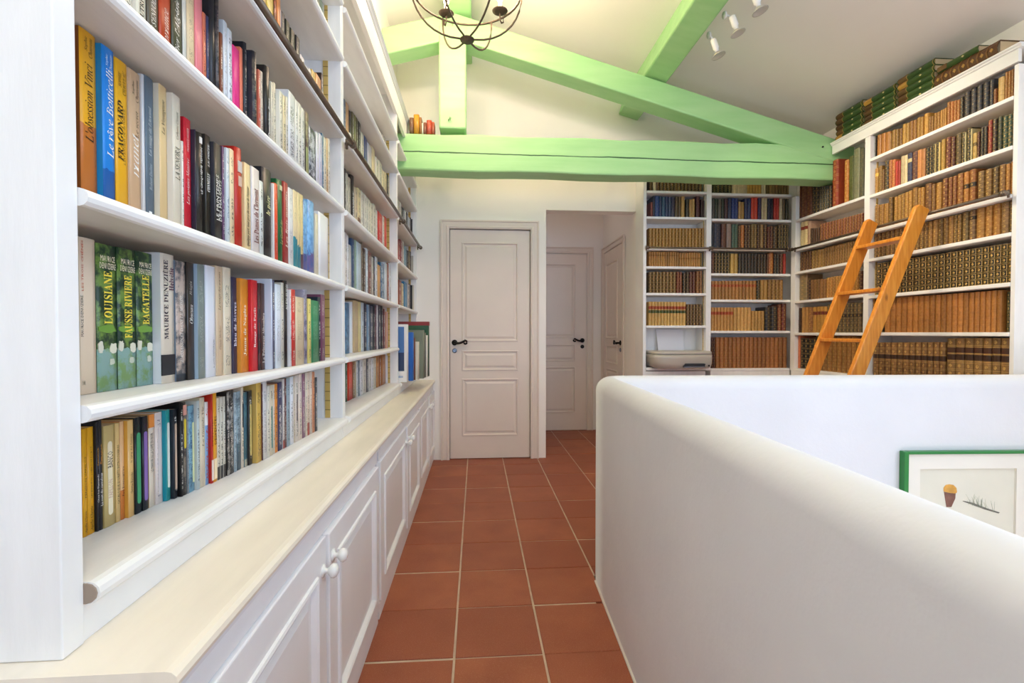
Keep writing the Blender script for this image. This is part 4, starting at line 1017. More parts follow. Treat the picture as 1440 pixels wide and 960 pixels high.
# --- near bay, fourth shelf up
r = LR('fourth shelf up, near paperback bay')
px_row(r, 0, SHELF_Z[3], 130, -.600, [
 (131, 150, -90, 'd9d2c0'), (151, 171, -80, 'e0dac8'),
 (172, 180, -66, 'e3dcc6'), (180.5, 193, -60, 'e4ddca', {'t': [T("LA COUR", 'i', '4a4034', .2, .7, .5, .4)]}),
 (198, 212, -50, 'e8e6dc', {'s': 'e4ddc6', 't': [T("L'INSTITUTRICE", 'b', '2e2a26', .1, .72, .5, .42)], 'n': 'thick cream paperback with black capitals'}),
 (213.5, 229, -40, '4a4236', {'s': '5c5444', 't': [T("DEMAIN S'ENVOLENT", 'i', WH, .12, .86, .5, .42)], 'n': 'olive brown paperback with pale capitals'}),
 (230, 246, -30, 'b8401c', {'s': 'b9421e', 't': [T("La Romance", 'sc', 'f0d8cc', .12, .7, .5, .5)], 'n': 'brick orange paperback with white handwriting'}),
 (247, 262, -22, '3d3d2a', {'s': '4c4a34', 't': [T("Oublier l'Algérie", 'sc', WH, .12, .86, .5, .5)], 'n': 'dark olive paperback with white handwriting'}),
 (262.5, 268, -16, 'd9d8cc', {'m': 0}), (268.5, 279, -12, 'e2cba8', {'s': 'e6cfa6', 'm': .3}),
 (280, 290, -8, 'f08a94', {'s': 'ef8a90', 'm': 0, 'n': 'wide pink paperback'}),
 (290.5, 295, 22, 'dc7a5c', {'s': 'd9785c', 'n': 'salmon paperback'}), (295.5, 299, 27, '3a3f66', {'m': .2}),
 (302, 309, -4, '22232a', {'k': 'h', 'm': 0, 'n': 'tall thick black hardback'}), (309.5, 314, -2, '2c2a2e', {'k': 'h', 'p': .4, 'ink': '8a7a74'}), (314.5, 318, 50, '8a5238', {'f': 'd8402c', 'sp': .2}),
 (319, 324.5, 33, 'dfe4ea', {'m': .3}), (325, 331, 44, 'eceef2', {'s': 'e6ebf2', 'n': 'bright white paperback beside the hot pink one'}),
 (332, 341, 67, 'ee3a8c', {'s': 'ee3a8c', 'm': 0, 'n': 'hot pink paperback'}), (341.5, 345.5, 70, 'f08468', {'m': 0, 'n': 'coral paperback beside the hot pink one'}),
 (348, 352, 63, '25272e', {'k': 'h', 'm': .4}), (361, 366, 75, '2c303a', {'s': '2a2a30', 'k': 'h', 'p': .3, 'ink': 'a89a80', 'n': 'thick black textured hardback'}),
 (367, 370, 101, 'cf6a54'), (370, 373.5, 103, 'd9c8b4'),
 (378, 384, 95, '282624', {'k': 'h', 't': [T("Dominique Bona", 'bi', WH, .1, .6, .5, .5)], 'n': 'black hardback with a white italic title'}),
 (384.5, 388, 118, 'ded4bc', {'m': .4}), (388, 391, 119, 'e3d8bc'), (396, 400.5, 130, 'e6e4d8', {'s': 'e2dcc8'}),
 (401, 405, 136, 'e5d6b2', {'s': 'e4d2a6'}), (405, 408, 138, 'dfd6c6'), (414.5, 418, 137, 'eef0f2', {'s': 'e9e9e6', 'n': 'thick white paperback with a broad plain cover'}),
 (418.5, 422, 143, 'ebe9e0'), (422.5, 426.5, 147, 'e8e4d4'), (427, 431, 154, 'e2dfd4'), (431.5, 432.5, 158, '2c2824', {'m': 0}),
 (433, 436.5, 160, '6a5040', {'p': .8, 'ink': 'b4ac80', 'f': 'a8b070', 'sp': .45}),
 (441, 446.5, 184, 'ccd6de', {'s': '3a4048', 'p': .8, 'ink': 'd9dde0', 'n': 'black and white striped picture paperback'}),
 (447.5, 451, 188, 'e9e6ea', {'m': .2}), (451, 455, 189, 'd7d2e2', {'m': .3}), (455.5, 457.5, 190, '5f7f98'), (458, 461, 195, 'e2d8c2'), (461, 463.5, 196, 'd9b482'), (464, 466, 197, 'e0d8c8'),
], lim=SHELF_Z[4]-.024, depth=.14)
r.finish()

# --- near bay, shelf above rail, and the top shelves
r = LR('shelf above rail, near paperback bay')
px_row(r, 0, SHELF_Z[4], 300, -.592, [
 (300.5, 312, -130, 'd8d4cc'), (313, 326, -110, '5c4a3a'), (327, 342, -100, 'd9cfae'), (343, 358, -90, 'c8b27a'),
 (359, 367, -60, 'e8b92c', {'m': .2, 'n': 'bright yellow paperback'}), (367.5, 379, -52, 'd9b878', {'p': .3, 'ink': 'b88a4a', 'm': .2}), (379.5, 389, -42, 'd2b03c', {'p': .5, 'ink': 'efe0a0', 'm': 0, 'n': 'olive yellow patterned paperback'}),
 (389.5, 393.5, -38, '5a2c1c', {'p': .6, 'ink': 'd8602c'}), (394, 398.5, -30, 'e08a4c', {'m': .2, 'n': 'orange paperback at the middle of the row'}),
 (399.5, 404.5, 20, 'dcdad4', {'f': 'd3cdc6', 'sp': .55, 's': '55504e', 'm': .3}), (406, 411.5, 32, '2c2c28', {'s': '3b3f2c', 'm': .3}), (412.5, 418.5, 44, '2c2c28', {'s': '3b3f2c', 'm': .3}), (420, 425, 54, '2c2a2c', {'m': .3}),
 (425.5, 428, 80, 'dedad8'), (428, 431.5, 84, 'e2dedc', {'st': [('title_panel', '3c3c40', .2, .8, .6, .9)]}), (432, 436.5, 95, 'd8dce2'), (437, 441, 99, 'e0dcd6', {'st': [('title_panel', '5c5450', .2, .8, .6, .85)]}),
 (441.5, 446.5, 101, 'd8b664', {'m': .3}), (447, 454, 106, 'd99c60', {'m': .3}), (454.5, 457.5, 106, '3a2c28'),
], lim=SHELF_Z[5]-.024)
r.finish()
r = LR('top book shelf, near paperback bay')
px_row(r, 0, SHELF_Z[5], 430, -.592, [(430.5, 436, -40, 'e8e4da'), (436.5, 441, -30, 'dfdccc'), (441.5, 445, -20, 'd9d4c4'), (445.5, 449, -10, 'e9e6dc'), (449.5, 453, 0, 'cfc8a8'), (453.5, 457, 4, '9fae90'), (457.5, 461, 8, 'dcd8c4')], lim=SHELF_Z[6]-.024)
r.finish()

# --- middle bay
MB2 = 'middle bay of the paperback bookcase'
def mid(where, z, a, X, items, **k):
    r = LR(where + ', middle paperback bay'); px_row(r, 0, z, a, X, items, **k); r.finish()
mid('lowest shelf', SHELF_Z[0], 485.5, -.63, [
 (486, 488.5, 506, '3c5a3c'), (489, 495.5, 508, 'd83a1c', {'f': 'c23420', 'sp': .3, 'm': .2, 'n': 'bright red orange paperback'}), (496, 499, 509, '8f6a4c'), (499.5, 501, 508, 'c8b898'),
 (501.5, 503.5, 508, 'e2e4e6'), (504, 506, 507, '6d7f8e'), (506.5, 510, 506, 'e6e6ea'), (510.5, 515, 505, 'd8d2c8'), (515.5, 518, 505, '55565f'), (518.5, 522, 504, 'd9d4ce'), (522.5, 525.5, 503.5, 'e6e4e6'), (526, 529, 503, 'd9d0c0'),
 (529.5, 533, 501, 'c98c50'), (533.5, 536, 500.5, '9c5a30'), (536.5, 543.5, 499.5, 'b0703c', {'m': .3}), (545, 549, 500, 'e8e8ea', {'m': .1}),
], lim=SHELF_Z[1]-.024)
mid('second shelf up', SHELF_Z[1], 485.5, -.60, [
 (486, 493, 425, '5c8cb0', {'p': .6, 'ink': '22344c', 'k': 'h', 'm': .2}), (494, 497, 424, 'e6e8ec', {'k': 'h', 'm': .1}), (498, 504, 422, 'ccb28a', {'m': .2}), (504.5, 508, 424, 'dfcf96', {'m': .2}), (508.5, 512, 425, 'c8d4dc'),
 (512.5, 517, 426, '26324a', {'k': 'h'}), (517.5, 520, 428, '8fa6ba'), (520.5, 525, 429.5, '4a5262'), (525.5, 527.5, 429, '2c2c34'), (528, 530, 429, '6a4250'), (530.5, 532, 428, 'd8d4d6'), (532.5, 536, 429, '34384a'), (536.5, 539, 430, '22242e'), (539.5, 542, 434, '6e3038'), (542.5, 546, 438, 'd29a80', {'m': .2}),
], lim=SHELF_Z[2]-.024)
mid('third shelf up', SHELF_Z[2], 485.5, -.592, [
 (486, 489, 327, 'e4dcd6'), (489.5, 491, 331, 'f0eeee'), (491.5, 495, 344, 'd0cbc6', {'m': .3}), (496, 500, 335, '3c5476', {'k': 'h', 'm': .3}), (501, 502, 338, 'a8b8a0'), (502.5, 509, 339.5, 'c4d4da', {'m': .2}), (509.5, 511, 341, '7c6a54'), (511.5, 515, 349, '4c3a30'), (515.5, 518.5, 349, 'd8e0e6'),
 (519, 523, 353, '7e4a40'), (523.5, 526, 361, 'c8c0b4'), (526.5, 528, 361, '4a4a54'), (528.5, 531.5, 361, 'dad8da'), (532, 535.5, 372, 'cf9a5c', {'m': .3}), (536, 541, 368.5, '3f6684', {'p': .8, 'ink': 'c8d6de'}), (541.5, 545, 369, 'd3dae0', {'m': .2}), (545.5, 547.5, 370, 'a05c48'), (548, 550, 370, 'd8d8da'),
], lim=SHELF_Z[3]-.024)
mid('fourth shelf up', SHELF_Z[3], 485.5, -.592, [
 (486, 488, 238, '4a463e'), (488.5, 491, 244, 'd8d2be'), (491.5, 494.5, 250, 'cfc6b0'), (496, 500, 246.5, '2a2624', {'k': 'h', 't': [T("CHRONIQUE", 'b', WH, .1, .7, .5, .6)]}), (500.5, 504, 264, 'd9c6a4'), (504.5, 508.5, 265, 'e2d0a0', {'f': '8a5a3c', 'sp': .35}), (509, 511.5, 269, 'e6e0d0'), (512, 513.5, 272, 'c8c2b4'), (514, 516.5, 274, 'e6e2d2'), (517, 519, 278, 'dcd6c8'), (519.5, 522, 281, 'e4dec8'), (522.5, 525.5, 286, 'e3dcc2'), (526, 529.5, 287, 'ded8c4'),
 (530, 532, 296, 'e2dcd0'), (532.5, 538.5, 297, 'd03a34', {'m': .5, 'ink': 'f0d8c8', 'n': 'red paperback with pale capitals'}), (539, 541.5, 304, 'e0d4c8'), (542, 545.5, 304.5, 'd8452c', {'k': 'h', 'm': .2}),
], lim=SHELF_Z[4]-.024)
mid('shelf above rail', SHELF_Z[4], 485.5, -.592, [
 (486, 488.5, 139, '6a7a88'), (489, 492.5, 141, 'd8a874', {'m': .3}), (493, 497, 157, '241f20', {'k': 'h', 'f': 'e0dcd6', 'sp': .6, 'm': .2}), (497.5, 500, 160, '6f6a4c'), (500.5, 502.5, 163, '8a8a4c'), (503, 505.5, 168, '5a5634'), (506, 509, 173, '2f2a24'), (509.5, 513.5, 187, 'd9d3bc'), (514, 518, 193, '2f4a7c', {'m': .2, 'n': 'deep blue paperback'}), (518.5, 524, 202, 'ccc8cc', {'m': .2}), (524.5, 528.5, 207, 'dcc8a2', {'s': 'e0cba0', 'm': .3}), (530, 533.5, 222, 'dcd6c4'), (534, 538.5, 226, 'd8d2bc'), (539, 542, 240, 'd9cca8'), (542.5, 545, 243, 'cfc09a'), (546, 548, 246, '33302e'),
], lim=SHELF_Z[5]-.024)
mid('top book shelf', SHELF_Z[5], 526, -.592, [(527, 534.5, 179, 'd6d2ca', {'m': .1}), (535, 538, 186, 'cfc8bc'), (538.5, 541, 190, 'd8d0c0'), (541.5, 543.5, 194, 'c9c0b0')], lim=SHELF_Z[6]-.024)

# --- far bay
def far(where, z, a, X, items, **k):
    r = LR(where + ', far paperback bay'); px_row(r, 0, z, a, X, items, **k); r.finish()
far('shelf above rail', SHELF_Z[4], 560.5, -.59, [(561, 563, 282, 'c8c0b0'), (563.5, 565.5, 285, 'dcd6cc'), (566, 570, 291, '2a2a34', {'k': 'h'}), (570.5, 572, 297, 'e0dcd4'), (572.5, 574.5, 299, '34343c'), (575, 578, 305, 'd8dade'), (578.5, 580, 307, '4a4448'), (580.5, 582.5, 309, '302a28')], lim=SHELF_Z[5]-.024)
far('shelf under rail', SHELF_Z[3], 560.5, -.59, [(561, 563, 337, 'a85048'), (563.5, 566.5, 337, '9c4a4c'), (567, 569, 339, 'd8cfc2'), (569.5, 572.5, 346, '7fa4b4'), (573, 575, 352, '3a2c24'), (575.5, 577.5, 353, '8a7444'), (578, 581, 354, '2c2828'), (581.5, 583, 360, 'b8b0a4')], lim=SHELF_Z[4]-.024)
far('shelf over art books', SHELF_Z[2], 560.5, -.59, [(561, 565, 393, '9c4a2c'), (565.5, 568, 398, 'd9c8a0'), (568.5, 573, 395.5, '4a8cb4', {'m': .2}), (573.5, 576, 399, 'd8ccc4'), (576.5, 579.5, 399, '8c8484'), (580, 582, 401, '33302e'), (582.5, 584, 401, 'd3ccb8')], lim=SHELF_Z[3]-.024)
# tall art books standing proud of the lowest shelf, on the worktop edge
r = LR('by the end wall on the lowest shelf')
Y = 3.315
for w, h, d, X, col, o in [(.075, .392, .24, -.466, 'e6e4df', {'k': 'h', 'm': 0, 'cp': 1, 'n': 'white art book with blue picture cover'}),
                           (.062, .338, .22, -.438, '1f5fb0', {'s': '2464b4', 'k': 'h', 'm': .1, 'n': 'royal blue art book'}), (.020, .300, .20, -.432, '7a4a3c', {'k': 'h', 'm': .2, 'n': 'thin brown art book'}),
                           (.075, .270, .22, -.412, 'd9d2c0', {'k': 'h', 'm': .15, 'n': 'cream art book beside the green ones'}), (.085, .355, .25, -.384, '78806c', {'k': 'h', 'm': .1, 'n': 'grey green art book'}),
                           (.040, .335, .24, -.380, '5a5c50', {'k': 'h', 'm': .3, 'n': 'dark grey art book with white lettering'}), (.050, .316, .22, -.370, 'e3e0d4', {'k': 'h', 'm': .1, 'n': 'ivory art book near the end wall'}), (.060, .420, .27, -.364, '2f5a3a', {'k': 'h', 's': '2c4a34', 'm': 0, 'cp': 2, 'n': 'tall green art book with red head band'})]:
    book(r, (X, Y, SHELF_Z[0]+.0006), 0, w, h, d, col, o); Y += w + .004
r.finish()
# two small groups on the green tie beam end
r = Row('standing on the green tie beam by the paperback wall', 'old books on the tie beam'); r.end = 'wall'
x = -.496
for w, h, col, nm in ((.030, .118, '6a4a34', 'brown old book'), (.040, .143, 'b98524', 'ochre yellow old book'), (.016, .122, '8a5a2c', 'narrow brown old book'), (.012, .08, 'd8d0c0', 'tiny cream booklet'), (.022, .085, '7a4632', 'small dark red old book'), (.036, .104, 'a8402a', 'brick red old book'), (.02, .09, '9c4a34', 'faded red old book')):
    book(r, (x, BY0+.03, BZ1+.0085), R(-90), w, h, .095, col, {'k': 'h', 'm': .15, 'n': nm}); x += w + .0015
r.finish()

# ---------------------------------------------------------------- antique volumes
def volume_mesh(w, h, d, bands=5, rnd_=.012):
    """leather volume: rounded spine with raised bands, one closed loft; the head is page coloured"""
    r = min(rnd_, w*.42); NA = 6
    arc = [(-r + r*math.sin(math.pi*q/NA)**.8, w*(.5-.5*math.cos(math.pi*q/NA))) for q in range(NA+1)]
    prof = [(-d, 0.0)] + arc + [(-d, w)]
    zs = [(0, 0.0), (.004, 0.0)]
    for k in range(1, bands+1):
        c = h*k/(bands+1); zs += [(c-.0032, 0), (c-.0022, .0016), (c+.0022, .0016), (c+.0032, 0)]
    zs += [(h-.004, 0), (h, -.0008)]
    mb = MB(); n = len(prof)
    for z, o in zs:
        for i, (x, y) in enumerate(prof): mb.v.append((x + (o if 0 < i < n-1 else 0), y, z))
    for j in range(len(zs)-1):
        v0, v1 = zs[j][0]/h, zs[j+1][0]/h
        for i in range(n):
            if 1 <= i < n-2:
                u0, u1 = arc[i-1][1]/w, arc[i][1]/w; mb.uv[len(mb.f)] = [(u0, v0), (u1, v0), (u1, v1), (u0, v1)]
            i2 = (i+1) % n
            mb.f.append((j*n+i, j*n+i2, (j+1)*n+i2, (j+1)*n+i))
    mb.f += [tuple(range(n))[::-1], tuple(range((len(zs)-1)*n, len(zs)*n))]
    return mb
def tone(h, dv):
    c = [int(h[i:i+2], 16) for i in (0, 2, 4)]; return ''.join('%02x' % max(0, min(255, int(x*(1+dv)))) for x in c)
def volume(row, pos, rz, w, h, d, col, o, lean=0.0):
    kind = o.get('k') or ('gilt_volume' if o.get('g', .55) >= .6 else 'leather_volume')
    mb = volume_mesh(w, h, d, o.get('bands', 5), .014 if kind != 'cloth_bound_book' else .005)
    me = mb.mesh(kind); me.materials.append(M['leather'])
    me.materials.append(M['paper']); me.polygons[len(me.polygons)-1].material_index = 1
    t = bpy.data.objects.new(kind, me); COL.objects.link(t); t.location = pos; t.rotation_euler = (R(lean), 0, rz)
    lc = hx(col); gy = .3*lc[0]+.6*lc[1]+.1*lc[2]
    t.color = tuple((x*.94+gy*.06)*.92 for x in lc[:3]) + (1,); t['gilt'] = float(o.get('g', .55)); t['category'] = 'book'; t['group'] = row.group
    for a in ('lab', 'lab2'):
        v = o.get(a); t[a] = hx(v or col)[:3]; t[a+'_on'] = 1.0 if v else 0.0
    if 'parts' in o:
        for nm, cl, v0, v1 in o['parts']:
            r = min(.014, w*.42); bm = MB(); n = 7
            for z in (v0*h, v1*h):
                for ex in (-.001, .0009): bm.v += [(-r + r*math.sin(math.pi*q/6)**.8+ex, w*(.5-.5*math.cos(math.pi*q/6)), z) for q in range(n)]
            for q in range(n-1):
                bm.f += [(n+q, n+q+1, 3*n+q+1, 3*n+q), (q+1, q, 2*n+q, 2*n+q+1), (q, q+1, n+q+1, n+q), (2*n+q+1, 2*n+q, 3*n+q, 3*n+q+1)]
            bm.f += [(0, n, 3*n, 2*n), (n-1, 3*n-1, 4*n-1, 2*n-1)]
            l = link(nm, bm.mesh(nm), flat(cl, .5)); l.parent = t; l.location = (0, 0, 0)
    row.todo.append((t, o.get('n') or (colour_name(col) + ' ' + {'leather_volume': 'leather volume', 'gilt_volume': 'leather volume', 'cloth_bound_book': 'cloth-bound book', 'vellum_volume': 'vellum volume'}[kind]))); return t

def run_row(row, side, z0, plane, items, depth, lim, span=(-9, 9)):
    """items: (first px, last px, count, top y at first px, top y at last px, colour, options), far to near or left to right"""
    last = None
    for it in items:
        p0, p1, n, y0, y1, col = it[:6]; o = dict(it[6]) if len(it) > 6 else {}
        pl = plane + o.get('out', 0)*(-1)
        for i in range(n):
            a, b = p0 + (p1-p0)*i/n, p0 + (p1-p0)*(i+1)/n
            yt = y0 + (y1-y0)*(i/n)
            if side == 'r':
                A, B = onx(a, 400, pl), onx(b, 400, pl); q = onx(b if y1 < y0 else a, yt if n == 1 else y0 + (y1-y0)*(i+(.9 if y1 < y0 else .1))/n, pl)
                s0, s1 = A.y, B.y
                if last is not None and s0 > last: s0 = last
                s0, s1 = min(s0, span[1]-.0015), max(s1, span[0]+.0015)
                w = s0 - s1 - .0012; top = q.z; pos = (pl, s0, z0+.0006); rz = math.pi; last = s1
                room = XR0 - .016 - pl
            else:
                A, B = ony(a, 400, pl), ony(b, 400, pl); s0, s1 = A.x, B.x
                if last is not None and s0 < last: s0 = last
                s0, s1 = max(s0, span[0]+.0015), min(s1, span[1]-.0015)
                w = s1 - s0 - .0012; top = ony(a, yt, pl).z; pos = (s0, pl, z0+.0006); rz = R(-90); last = s1
                room = YB - .016 - pl
            if w < .004: continue
            z0_ = z0 + .0006; h = min(top, lim-.003) - z0_
            hj = o.get('hj', .012)
            h = min(h*(1+rnd.uniform(-hj, hj*.4)), lim-.003-z0_)
            if h < .05: continue
            ln = o.get('lean', 0.0)
            if o.get('lf'): ln = ln
            c = tone(col, rnd.uniform(-1, 1)*o.get('v', .10))
            if 'n' not in o: pass
            d = min(depth, room-.003)
            oo = dict(o)
            if oo.get('n') is None: oo['n'] = colour_name(col) + ' ' + {'leather_volume': 'leather volume', 'gilt_volume': 'leather volume', 'cloth_bound_book': 'cloth-bound book', 'vellum_volume': 'vellum volume'}[o.get('k', 'leather_volume')]
            volume(row, pos, rz, w, h, d, c, oo, ln)
HB = 'wide right-wall bay'
GR = 'antique volumes in the right wall bookcase'; GE = 'antique volumes in the end wall bookcase'
CB = {'k': 'cloth_bound_book', 'g': .15, 'bands': 2}; VL = {'k': 'vellum_volume', 'g': .12}
def rr(where, z, items, lim, plane=XR+.030, depth=.15):
    r = Row(where, GR, 'corner'); run_row(r, 'r', z, plane, items, depth, lim, (2.341, 3.2570) if HB in where else (3.309, 4.059)); r.finish()
def re_(where, z, items, lim, plane=YF+.030, depth=.16):
    r = Row(where, GE, 'doorway'); run_row(r, 'e', z, plane, items, depth, lim, (xa1, xm0-.002) if A_ in where else (xm1, XR)); r.finish()
BR, TN, GO = '7c4a1c', 'a8682a', 'b07a2c'
rr('top shelf, ' + HB, R2Z[6], [
 (1221, 1225, 1, 196, 195, '33384a', CB), (1225.3, 1229.4, 1, 193, 193, '1d1c1e', CB), (1229.8, 1248, 3, 191, 185, 'c07c2c', {'g': .1, 'n': 'plain tan leather volume'}), (1248.2, 1250.4, 1, 189, 189, 'a87a3c'),
 (1250.6, 1260, 2, 184, 182, '8a6224'), (1261, 1265, 1, 183, 183, '7a5022'), (1265.4, 1274.8, 2, 176, 173.5, 'b98a34', {'n': 'gilt golden leather volume'}), (1275, 1285, 2, 171.5, 169, '9a6424'), (1285.7, 1294.5, 2, 167, 164.5, 'b8842e'), (1295, 1301.6, 1, 163, 163, 'c08a30', {'n': 'thick golden leather volume'}),
 (1302, 1309, 2, 165, 164, '8a5a20'), (1309.2, 1317.8, 2, 161, 158, 'ac7428'), (1318.4, 1327, 3, 157.5, 152.5, 'b07a2c'), (1327.4, 1345.4, 4, 145, 141, 'a86020', {'g': .7, 'n': 'tall tan leather volume beside the black ones'}), (1345.6, 1350, 1, 139.5, 139.5, '3a342e'),
 (1350.4, 1358.4, 1, 133.5, 133.5, '353439', {'g': .3}), (1359.6, 1367.4, 1, 126.5, 126.5, '35343a', {'g': .3}), (1368, 1375.5, 1, 122.5, 122.5, '38373a', {'g': .3}), (1376.5, 1384.8, 1, 117.5, 117.5, '3b3c44', {'g': .3}), (1386.3, 1391.6, 1, 114, 114, '35343a', {'g': .3}),
 (1392.2, 1396.4, 1, 128, 128, '8a4a20', {'n': 'small brown leather volume'}), (1397.2, 1407, 1, 113, 113, 'd9b066', {**VL, 'n': 'pale tan volume beside the small brown one'}), (1407.6, 1424.5, 4, 104, 97, '9c6424', {'n': 'tall brown leather volume beside the end panel'})], 2.528)
rr('second shelf down, ' + HB, R2Z[5], [
 (1223.4, 1227, 1, 240, 240, '9c4a20'), (1227, 1232.4, 1, 239, 239, 'b07c24', {'lab': 'e8bc50', 'n': 'golden volume with a bright title label'}), (1232.6, 1237.4, 1, 235, 235, '8a6420'), (1237.6, 1241, 1, 240, 240, '6a4418'), (1241.2, 1246.8, 1, 228, 228, '2c2622', {'g': .7}), (1247, 1256, 2, 225.5, 224, 'b8622a', {'g': .75, 'n': 'orange leather volume with heavy gilding'}), (1256.3, 1263.6, 2, 227.5, 226, 'a8201c', CB),
 (1264.2, 1273.2, 2, 220.5, 218, 'd3bd92', {**CB, 'n': 'cream cloth-bound book'}), (1273.6, 1279.4, 1, 217.5, 217.5, '363a58', {**CB, 'lab': 'c8b888'}), (1280, 1286.8, 1, 215.5, 215.5, '5c3434', {**CB, 'g': .4}), (1287.2, 1298.2, 2, 212, 209, 'cd8648', {**CB, 'n': 'peach cloth-bound book'}), (1298.6, 1308, 2, 209, 206, '26241f', {'g': .7}),
 (1308.2, 1311.2, 1, 204, 204, '2a2418', {'g': .6}), (1311.2, 1313.2, 1, 204, 204, 'd8bc72', VL), (1313.6, 1316.6, 1, 201.5, 201.5, '2a2418', {'g': .6}), (1316.6, 1318.8, 1, 201.5, 201.5, 'd8bc72', VL), (1319.8, 1325.4, 1, 198.5, 198.5, 'b88c30'), (1325.7, 1333, 1, 195.7, 195.7, '6a201c', {'g': .6}), (1333.4, 1339, 1, 195, 195, '5a2c24'), (1339.4, 1348, 1, 190.5, 190.5, '5c4a28', {'g': .35}),
 (1348.8, 1353, 1, 187.6, 187.6, '2c2818', {'g': .7}), (1353, 1355, 1, 187.6, 187.6, 'd8c68a', VL), (1355.8, 1361.3, 1, 182.6, 182.6, '2c2818', {'g': .7}), (1361.3, 1363.6, 1, 182.6, 182.6, 'd8c68a', VL), (1364, 1370, 1, 189.3, 189.3, 'd8b058', {**VL, 'lab2': '6a5424', 'n': 'short pale gold volume with a dark label'}), (1370.4, 1374, 1, 187, 187, '5a2620'), (1374.8, 1384, 2, 180, 178.5, '302b28', {'g': .35}),
 (1385, 1390.6, 1, 171.6, 171.6, '9c3224', {'g': .75, 'n': 'brick red leather volume with gilt bands'}), (1391.2, 1397.2, 1, 170, 170, '3a2c26'), (1398.4, 1404.8, 1, 166.5, 166.5, '3c4430', {'g': .3}), (1405.4, 1419, 2, 164, 161, '405844', {'g': .8, 'n': 'green leather volume with gilt bands'}), (1419.4, 1424.5, 2, 159, 157, '36382c')], R2Z[6]-.022)
rr('shelf above rail, ' + HB, R2Z[4], [
 (1227.4, 1247, 3, 288.7, 285.5, '9a6a26', {'hj': .004}), (1247.2, 1252.6, 1, 279, 279, '74501e'), (1255, 1280, 5, 278, 267.5, 'a4742a', {'g': .8, 'hj': .005}), (1280.3, 1287.5, 1, 265.6, 265.6, '9a6c2c'), (1288, 1297, 2, 265, 263, 'aa7428', {'g': .8}), (1297.4, 1307, 1, 260.5, 260.5, '6a4020', {'n': 'thick dark brown leather volume'}), (1307.3, 1312.4, 1, 260.5, 260.5, '7c5426'), (1313, 1321, 1, 258.5, 258.5, 'aa762c', {'g': .8}), (1321.6, 1329.5, 1, 252.5, 252.5, '703a18', {'g': .8}),
 (1330.6, 1336, 1, 250.5, 250.5, '7c4624'), (1336.8, 1342, 1, 249, 249, '8a5028'), (1342.5, 1351, 1, 245.6, 245.6, '9a5c26', {'g': .8}), (1351.8, 1359, 1, 243.5, 243.5, 'b0702a', {'lab2': '3a2a1c', 'n': 'tan leather volume with a dark label'}), (1359.6, 1368.5, 1, 240, 240, 'a05c24', {'lab2': '2c2420', 'n': 'thick russet leather volume with a dark label'}),
 (1371, 1380.4, 1, 243, 243, '7a5a30', {'g': .75}), (1381.6, 1391, 1, 240, 240, '8c6430', {'g': .75}), (1392.4, 1400.2, 1, 237, 237, '6a5230', {'g': .7}), (1401.2, 1410.2, 1, 233.7, 233.7, '8a5f2c', {'g': .75}), (1410.8, 1417.4, 1, 232.5, 232.5, 'a86c24', {'g': .8}), (1418, 1424, 1, 228.7, 228.7, 'a06a2a')], R2Z[5]-.022)
rr('shelf under rail, ' + HB, R2Z[3], [
 (1223, 1237, 3, 329, 326, '6e4a20', {'g': .7}), (1237.4, 1262, 4, 326, 321, '7a5426'), (1262.4, 1309, 8, 320.5, 310.5, '86602e', {'g': .6, 'v': .22}), (1309.4, 1338.6, 4, 310, 303, '86602e', {'v': .2}),
 (1339, 1349.6, 2, 302.5, 300.5, '7a5a2a', {'g': .8}), (1350.4, 1359.4, 1, 299, 299, '7c6238'), (1360, 1369, 1, 296, 296, '7c5c3c', {'lab': '3a2c24', 'n': 'grey brown leather volume with a dark label'}), (1370, 1382, 1, 292.5, 292.5, '9a6a2c', {'n': 'thick tan leather volume'}), (1382.8, 1392.6, 1, 290, 290, 'a06c2c', {'g': .75}), (1393.6, 1404, 1, 286, 286, 'b0742a', {'n': 'golden tan leather volume'}), (1405, 1416.2, 1, 283.5, 283.5, '80603c'), (1417, 1424, 1, 282, 282, '6c5634')], R2Z[4]-.022)
rr('third shelf up, ' + HB, R2Z[2], [(1231, 1424.4, 22, 370.5, 340.5, '2e2819', {'g': .96, 'hj': .003, 'v': .05, 'n': 'black leather volume with gilt ovals'})], R2Z[3]-.022)
rr('second shelf up, ' + HB, R2Z[1], [
 (1223, 1229.6, 1, 416, 416, 'b4741c', {'lab': '2c2014', 'n': 'golden tan leather volume with a black label'}), (1231, 1242.4, 2, 420, 419.5, '25201a', {'g': .8}), (1243.4, 1409, 21, 419.5, 407.5, 'b0712c', {'g': .12, 'hj': .005, 'v': .09, 'n': 'plain orange tan leather volume'}), (1415.4, 1421.6, 1, 410, 410, '3c4028', {'g': .6, 'out': -.02, 'n': 'dark green leather volume'})], R2Z[2]-.022)
PL = [('title_label', '3c2618', .545, .655), ('title_label', '4a2c1c', .695, .805)]
rr('lowest shelf, ' + HB, R2Z[0], [
 (1219, 1329.8, 13, 481.5, 481, '8a6234', {'g': .7, 'hj': .003, 'v': .07, 'parts': PL[:1], 'n': 'shorter brown leather volume with dark label'}), (1331.6, 1420.6, 7, 475.5, 475.3, '94703e', {'g': .7, 'hj': .004, 'v': .10, 'parts': PL, 'n': 'taller tan leather volume with two dark labels'})], R2Z[1]-.022)
CBY = 'narrow corner bay'
